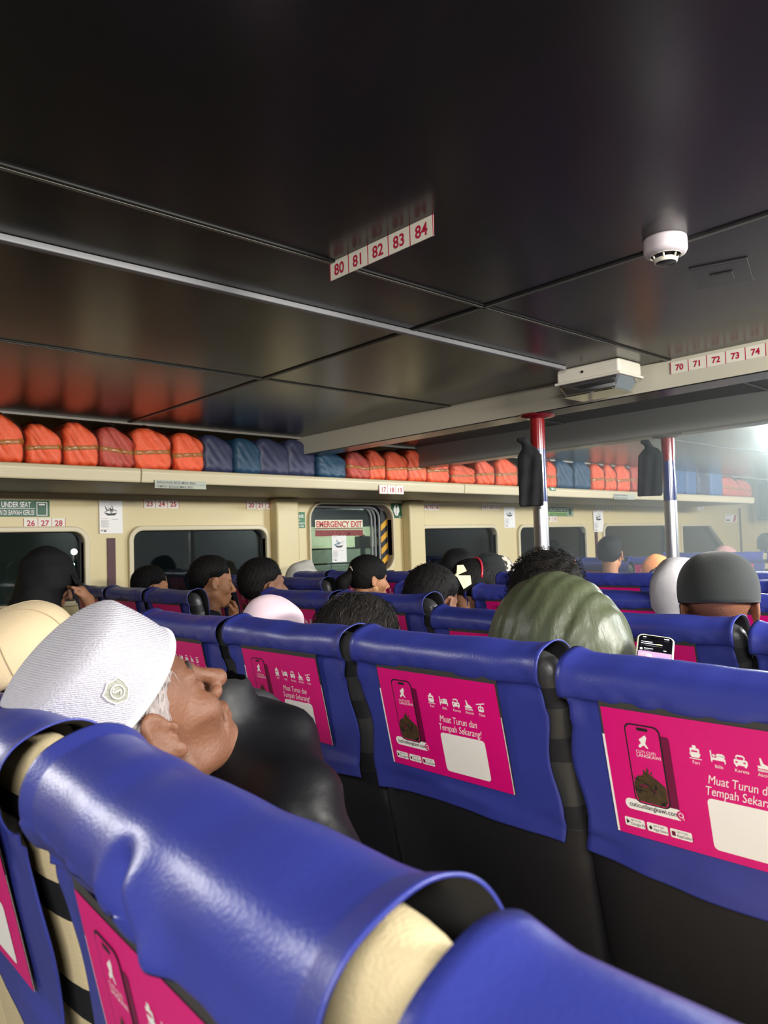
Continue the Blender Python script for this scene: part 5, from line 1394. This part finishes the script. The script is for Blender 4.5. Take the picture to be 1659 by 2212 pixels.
for a in ((-.026, .0605, -.019, .0625, wh_), (.016, .0605, .026, .063, wh_), (-.029, .047, -.006, .0485, wh_), (-.029, .042, .014, .0435, wh_), (.002, .0425, .012, .0445, emi('yellow', (240, 220, 90))), (-.021, .037, .004, .038, dim), (-.022, .028, -.004, .0295, wh_), (-.022, .0245, -.010, .0255, dim), (.016, .027, .022, .0285, wh_)): sbox(*a)
sbox(-.030, .0235, -.0245, .0295, wh_, r=.0028)
sbox(-.0325, -.045, .0325, .021, emi('video', (150, 120, 150), 0.8))
sbox(-.030, -.02, -.004, .016, emi('pink', (235, 170, 175), 0.9), r=.008); sbox(-.024, -.03, -.010, .002, emi('pale', (245, 225, 225), 0.9), r=.006); sbox(-.032, -.035, -.018, -.008, emi('dark', (25, 20, 30), 0.3), r=.003)
sbox(.002, -.030, .030, -.004, emi('blue', (80, 60, 235), 1.0)); sbox(.004, -.004, .030, .010, emi('mauve', (150, 140, 190), 0.8)); sbox(.022, -.010, .028, .006, wh_, r=.002)

# ---------------------------------------------------------------- man in the dark round cap
dp, C2, R2, t2, B2 = person('man in a dark grey round cap seen from behind at right', (1.93, 0.862, CAMZ - 0.188), yaw=0.52, pitch=-0.03, sk=('deep', (128, 84, 62)), style='none', cloth=('grey_shirt', (60, 62, 64)), fine=0.005, size=1.05, opts={'jaw': 1.08})
KM = mat('dark_velvet_cap', lin(34, 38, 38), 0.85, bump=0.1, bscale=300, sheen=0.15)
V, Fc = dome(0.104, 0.088, 0.120, 22, 56, math.radians(-3), (-0.010, 0, 0.015), 0.35, rnd=True)
o = put_on_head(dp, C2, R2, 'round_cap', V, Fc, KM, 1.05); so = o.modifiers.new('t', 'SOLIDIFY'); so.thickness = 0.003; so.offset = 1

# ---------------------------------------------------------------- everyone else
P_ = lambda x, y, z: (x, y, CAMZ + z)
BR = ('brown', (120, 82, 62)); TN = ('tan', (150, 105, 78)); LT = ('light', (196, 150, 118))
HB = ('black', (14, 12, 13))
person('person in a pink hijab just above the second-row seat', P_(1.22, 1.80, -.250), size=0.86, hijab={'cloth': ('pink', (214, 190, 200))}, sk=TN, cloth=('pink_dress', (190, 170, 178)))
person('person with wavy black hair streaked grey, behind the second-row seats', P_(1.27, 1.485, -.262), yaw=-0.2, pitch=0.1, style='full', hair=('wavy', (26, 23, 22)), sk=LT, cloth=('dark_green', (30, 34, 32)))
o, C_, Rr, tt, Bb = person('short-haired man with his head bowed, next to the girl with the bow', P_(1.96, 1.90, -.222), yaw=0.2, pitch=-0.25, sk=BR, hair=HB, cloth=('black', (18, 18, 20)), size=1.06)
# girl with the bow
gp, C3, R3, t3, B3 = person('girl with a cream bow and red headband, seen from behind', P_(2.58, 2.25, -.205), yaw=-0.35, pitch=-0.25, sk=TN, style='tied', hair=HB, size=0.95, cloth=('black', (18, 18, 20)))
CR = mat('cream_ribbon', lin(226, 216, 180), 0.5, bump=0.2, bscale=40)
mb = MB()
for a, L, w_ in ((0.95, 0.055, 0.022), (-0.55, 0.075, 0.03), (3.6, 0.03, 0.012)):
    dx, dz = math.cos(a), math.sin(a); px_, pz_ = -dz, dx
    pts = [(0, 0, 0), (L * dx * .7 + px_ * w_, 0.008, L * dz * .7 + pz_ * w_), (L * dx, 0.012, L * dz), (L * dx * .75 + px_ * -w_ * 1.2, 0.004, L * dz * .75 - pz_ * w_ * 1.2)]
    for s_ in (0.004, -0.004): mb.poly([(p[0], p[1] + s_, p[2]) for p in (pts if s_ > 0 else pts[::-1])])
    for i in range(4):
        a_, b_ = pts[i], pts[(i + 1) % 4]; mb.poly([(a_[0], a_[1] - .004, a_[2]), (b_[0], b_[1] - .004, b_[2]), (b_[0], b_[1] + .004, b_[2]), (a_[0], a_[1] + .004, a_[2])])
mb.lathe([(0.001, 0.009), (0.007, 0.006), (0.009, 0), (0.007, -0.006), (0.001, -0.009)], 12)
bow = mb.build('hair_bow', CR, parent=gp); _b = atX(986, 1243, 2.46); bow.location = (_b[0] - gp.location[0], _b[1] - gp.location[1], _b[2]); bow.rotation_euler = (0, 0, math.radians(-48))
mb = MB(); mb.tube([tuple(C3 + R3 @ np.array([-0.01 + 0.0 * i, 0.085 * math.cos(a), 0.05 + 0.092 * math.sin(a)]) * .95) for i, a in enumerate([k * math.pi / 16 for k in range(17)])], 0.005, 8)
mb.build('headband', mat('red_plastic', lin(190, 40, 60), 0.3), parent=gp, smooth=True)
# ponytail woman
wp, C4, R4, t4, B4 = person('woman with a black ponytail, white hair tie and gold earring', P_(2.65, 3.03, -.185), yaw=-0.25, pitch=-0.1, sk=('wheat', (166, 114, 80)), style='tied', hair=HB, cloth=('black', (18, 18, 20)))
sdf_obj('ponytail', lambda P: su(cap(P, tuple(C4 + R4 @ np.array([-0.10, 0, 0.035])), tuple(C4 + R4 @ np.array([-0.15, 0.0, -0.02])), 0.024, 0.034), cap(P, tuple(C4 + R4 @ np.array([-0.15, 0, -0.02])), tuple(C4 + np.array([-0.15, 0.05, -0.20])), 0.034, 0.016), 0.02) + 0.001 * np.sin(P[:, 0] * 300 + P[:, 1] * 200),
        axis(-0.25, 0.02, fine=.007), axis(-.08, .12, fine=.007), axis(C4[2] - .26, C4[2] + .1, fine=.007), hairm(*HB), parent=wp)
mb = MB(); mb.tube([tuple(C4 + R4 @ np.array([-0.106 - 0.006 * math.cos(a), 0.027 * math.sin(a), 0.036 + 0.026 * math.cos(a)])) for a in [k * math.pi / 8 for k in range(17)]], 0.006, 8, capped=False)
mb.build('hair_tie', mat('white_elastic', lin(235, 225, 215), 0.6), parent=wp, smooth=True)
mb = MB(); mb.tube([tuple(C4 + R4 @ np.array([0.0 + 0.009 * math.sin(a), -0.084, -0.042 + 0.009 * math.cos(a)])) for a in [k * math.pi / 8 for k in range(17)]], 0.0018, 6, capped=False)
mb.build('earring', mat('gold', (0.8, 0.5, 0.15), 0.25, metal=1), parent=wp, smooth=True)
# men by the windows
def hand_at_chin(P, d, B, C0, Rm):
    w_ = C0 + Rm @ np.array([0.13, -0.01, -0.20]); e = C0 + np.array([0.18, -0.16, -0.42])
    d = su(d, cap(P, tuple(e), tuple(w_), 0.032, 0.024), 0.02)
    k = C0 + Rm @ np.array([0.125, -0.01, -0.135]); d = su(d, cap(P, tuple(w_), tuple(k), 0.026, 0.027), 0.015)
    for q in range(4):
        a = k + Rm @ np.array([0.006, (q - 1.5) * 0.017, 0.018]); b = a + Rm @ np.array([-0.018, 0, 0.028]); d = su(d, cap(P, tuple(a), tuple(b), 0.0095, 0.0085), 0.005)
    return su(d, cap(P, tuple(k + Rm @ np.array([-0.01, -0.03, 0])), tuple(k + Rm @ np.array([-0.035, -0.035, 0.03])), 0.010, 0.009), 0.006)
pp, C5, R5, t5, B5 = person('man in profile facing right with a pale mask pulled down to his chin', P_(2.02, 3.07, -.188), yaw=-0.05, pitch=0.06, sk=BR, hair=HB, cloth=('black', (18, 18, 20)), size=1.06, fine=0.0055, extra={'body': hand_at_chin})
mk = sdf_obj('face_mask', lambda P: si(su(ell(P, tuple(C5 + R5 @ np.array([0.088, 0, -0.115])), (0.036, 0.04, 0.026)), cap(P, tuple(C5 + R5 @ np.array([0.07, -.02, -0.10])), tuple(C5 + R5 @ np.array([0.03, -.066, -0.075])), 0.012, 0.01), 0.01) + 0.0025 * np.sin(P[:, 2] * 330 + P[:, 0] * 90), (P @ np.array([0, 1, 0], dtype=np.float32)) * 0 - 1, 0.002),
        axis(0.0, 0.22, fine=.006), axis(-.1, .07, fine=.006), axis(C5[2] - .17, C5[2] - .05, fine=.006), mat('mask_cloth', lin(200, 205, 190), 0.8), parent=pp)
person('man with short black hair in profile resting his chin on his hand', P_(2.00, 3.52, -.172), yaw=-0.25, pitch=-0.12, sk=('wheat', (166, 114, 80)), hair=HB, cloth=('navy', (26, 28, 40)), size=1.04, fine=0.006, extra={'body': hand_at_chin})
person('man by the second window with only his hair and brow above the seat', P_(2.02, 4.27, -.222), yaw=-0.1, pitch=-0.1, sk=('wheat', (166, 114, 80)), hair=HB, cloth=('black', (18, 18, 20)), size=1.02)
# hooded person leaning forward at the leftmost window
def hood_body(P, d, B, C0, Rm):
    w_ = np.array([0.185, -0.15, C0[2] - 0.10]); e = np.array([0.20, -0.29, C0[2] - 0.33])
    d = su(d, cap(P, tuple(e), tuple(w_), 0.038, 0.028), 0.02)
    k = w_ + [-0.03, 0.02, 0.045]; d = su(d, cap(P, tuple(w_), tuple(k), 0.027, 0.03), 0.015)
    for q in range(4):
        a = k + np.array([-0.005, (q - 1.5) * 0.018, 0.01]); d = su(d, cap(P, tuple(a), tuple(a + [-0.045, 0.0, 0.012]), 0.010, 0.009), 0.005)
    return su(d, cap(P, tuple(k + [-0.01, -0.03, -.02]), tuple(k + [-0.04, -0.035, 0.0]), 0.010, 0.009), 0.006)
def hood_shirt(P, d, B, C0, Rm):
    return su(d, ell(P, tuple(C0 + np.array([0.0, 0, -0.20])), (0.24, 0.24, 0.20)), 0.05)
hd, C6, R6, t6, B6 = person('person in a black hood and visor leaning forward, hand raised at the leftmost window', P_(1.32, 3.95, -.13), yaw=0.0, pitch=-0.45, sk=TN, style='none', cloth=('charcoal', (34, 35, 38)), size=1.2, extra={'body': hood_body, 'shirt': hood_shirt}, lean=0.15,
    hijab={'cloth': ('black_hood', (16, 16, 18))})
mb = MB(); pts = []
for i in range(11):
    a = -0.95 + 1.9 * i / 10
    for r_ in (0.9, 1.25, 1.5): pts.append((0.105 * r_ * math.cos(a), 0.09 * math.sin(a), 0.072 - 0.05 * (r_ - 0.9) - 0.02 * abs(math.sin(a))))
o = put_on_head(hd, C6, R6, 'visor', pts, [(i * 3 + j, i * 3 + j + 1, (i + 1) * 3 + j + 1, (i + 1) * 3 + j) for i in range(10) for j in range(2)], clothm('black_hood', (16, 16, 18)), 1.15)
so = o.modifiers.new('t', 'SOLIDIFY'); so.thickness = 0.005; so.offset = 0
person('person in a pointed light grey hijab beside the pilaster left of the exit', P_(3.30, 4.50, -.255), yaw=-0.1, hijab={'cloth': ('light_grey', (185, 180, 172)), 'peak': 0.02}, sk=TN, cloth=('grey_dress', (120, 118, 112)), size=1.06)
person('person in a white head covering low in front of the emergency window', P_(3.45, 4.28, -.325), hijab={'cloth': ('off_white', (220, 214, 200))}, sk=TN, cloth=('grey_dress', (120, 118, 112)))
person('person in a grey-white hijab left of the dark round cap', P_(2.62, 1.30, -.225), yaw=0.2, hijab={'cloth': ('pale_grey', (205, 202, 206))}, sk=TN, cloth=('grey_dress', (120, 118, 112)), size=1.1)
def dotmat(nm, base, ink_, sc, thr):
    m = mat(nm, lin(*base), 0.8); nt = m.node_tree; b = nt.nodes['Principled BSDF']; tc = nt.nodes.new('ShaderNodeTexCoord')
    vr = nt.nodes.new('ShaderNodeTexNoise'); vr.inputs['Scale'].default_value = sc; vr.inputs['Detail'].default_value = 3; rp = nt.nodes.new('ShaderNodeValToRGB')
    rp.color_ramp.interpolation = 'CONSTANT'; rp.color_ramp.elements[0].color = lin(*base); rp.color_ramp.elements[1].color = lin(*ink_); rp.color_ramp.elements[1].position = thr
    nt.links.new(tc.outputs['Object'], vr.inputs['Vector']); nt.links.new(vr.outputs['Fac'], rp.inputs[0]); nt.links.new(rp.outputs[0], b.inputs['Base Color']); return m
person('person in a white hijab with small dark pattern at the foot of the farther pole', P_(3.62, 1.87, -.285), hijab={'mat': dotmat('cloth_dotted', (205, 205, 200), (60, 60, 66), 38, 0.62)}, sk=TN, cloth=('grey_dress', (120, 118, 112)))
person('person in a floral cream and black hijab left of the nearer pole', P_(4.30, 3.48, -.25), hijab={'mat': dotmat('cloth_floral', (220, 205, 185), (50, 44, 42), 30, 0.5)}, sk=TN, cloth=('black', (18, 18, 20)), size=1.1)
person('person in black with a rounded black head covering before the third window', P_(3.45, 3.10, -.195), hijab={'cloth': ('black_scarf', (16, 16, 18))}, sk=TN, cloth=('black', (18, 18, 20)), size=1.15)
person('second person in black beside the third window, farther right', P_(3.95, 3.28, -.215), hijab={'cloth': ('black_scarf', (16, 16, 18))}, sk=TN, cloth=('black', (18, 18, 20)), size=1.05)
person('man with neat dark hair, upright, in front of the windows between the poles', P_(5.35, 3.22, -.140), yaw=0.35, sk=('wheat', (166, 114, 80)), hair=('dark', (26, 26, 26)), cloth=('black', (18, 18, 20)), size=1.12)
person('person with black hair left of the upright man', P_(5.1, 3.47, -.19), yaw=0.3, sk=TN, hair=HB, cloth=('black', (18, 18, 20)))
person('person in an orange hijab and black top left of the farther pole', P_(5.55, 2.93, -.29), yaw=-0.2, hijab={'cloth': ('orange_scarf', (226, 140, 80))}, sk=TN, cloth=('black', (18, 18, 20)), size=1.1)
person('person in a dusty pink hijab under the trapezoid window', P_(7.5, 3.25, -.26), yaw=-0.2, hijab={'cloth': ('dusty_pink', (176, 130, 125))}, sk=TN, cloth=('olive_top', (70, 76, 62)), size=1.1)
person('person with dark hair at the far right edge by the bulkhead', P_(9.3, 3.55, -.16), yaw=0.3, sk=TN, hair=HB, cloth=('black', (18, 18, 20)), size=1.15)

# ---------------------------------------------------------------- added scatter volume, stands in for lens glare around the bright lamp
hm = bpy.data.materials.new('glare_haze'); hm.use_nodes = True
nt = hm.node_tree; nt.nodes.clear(); ou = nt.nodes.new('ShaderNodeOutputMaterial'); vs = nt.nodes.new('ShaderNodeVolumeScatter')
vs.inputs['Color'].default_value = (0.85, 0.95, 0.95, 1); vs.inputs['Density'].default_value = 0.085; vs.inputs['Anisotropy'].default_value = 0.3
nt.links.new(vs.outputs[0], ou.inputs['Volume'])
mb = MB(); mb.box((3.4, -2.5, 0.3), (12.3, 3.3, CZ - 0.01))
o = mb.build('haze', hm); o['kind'] = 'stuff'; setp(o, 'added haze standing in for lens glare around the bright lamp', 'haze')
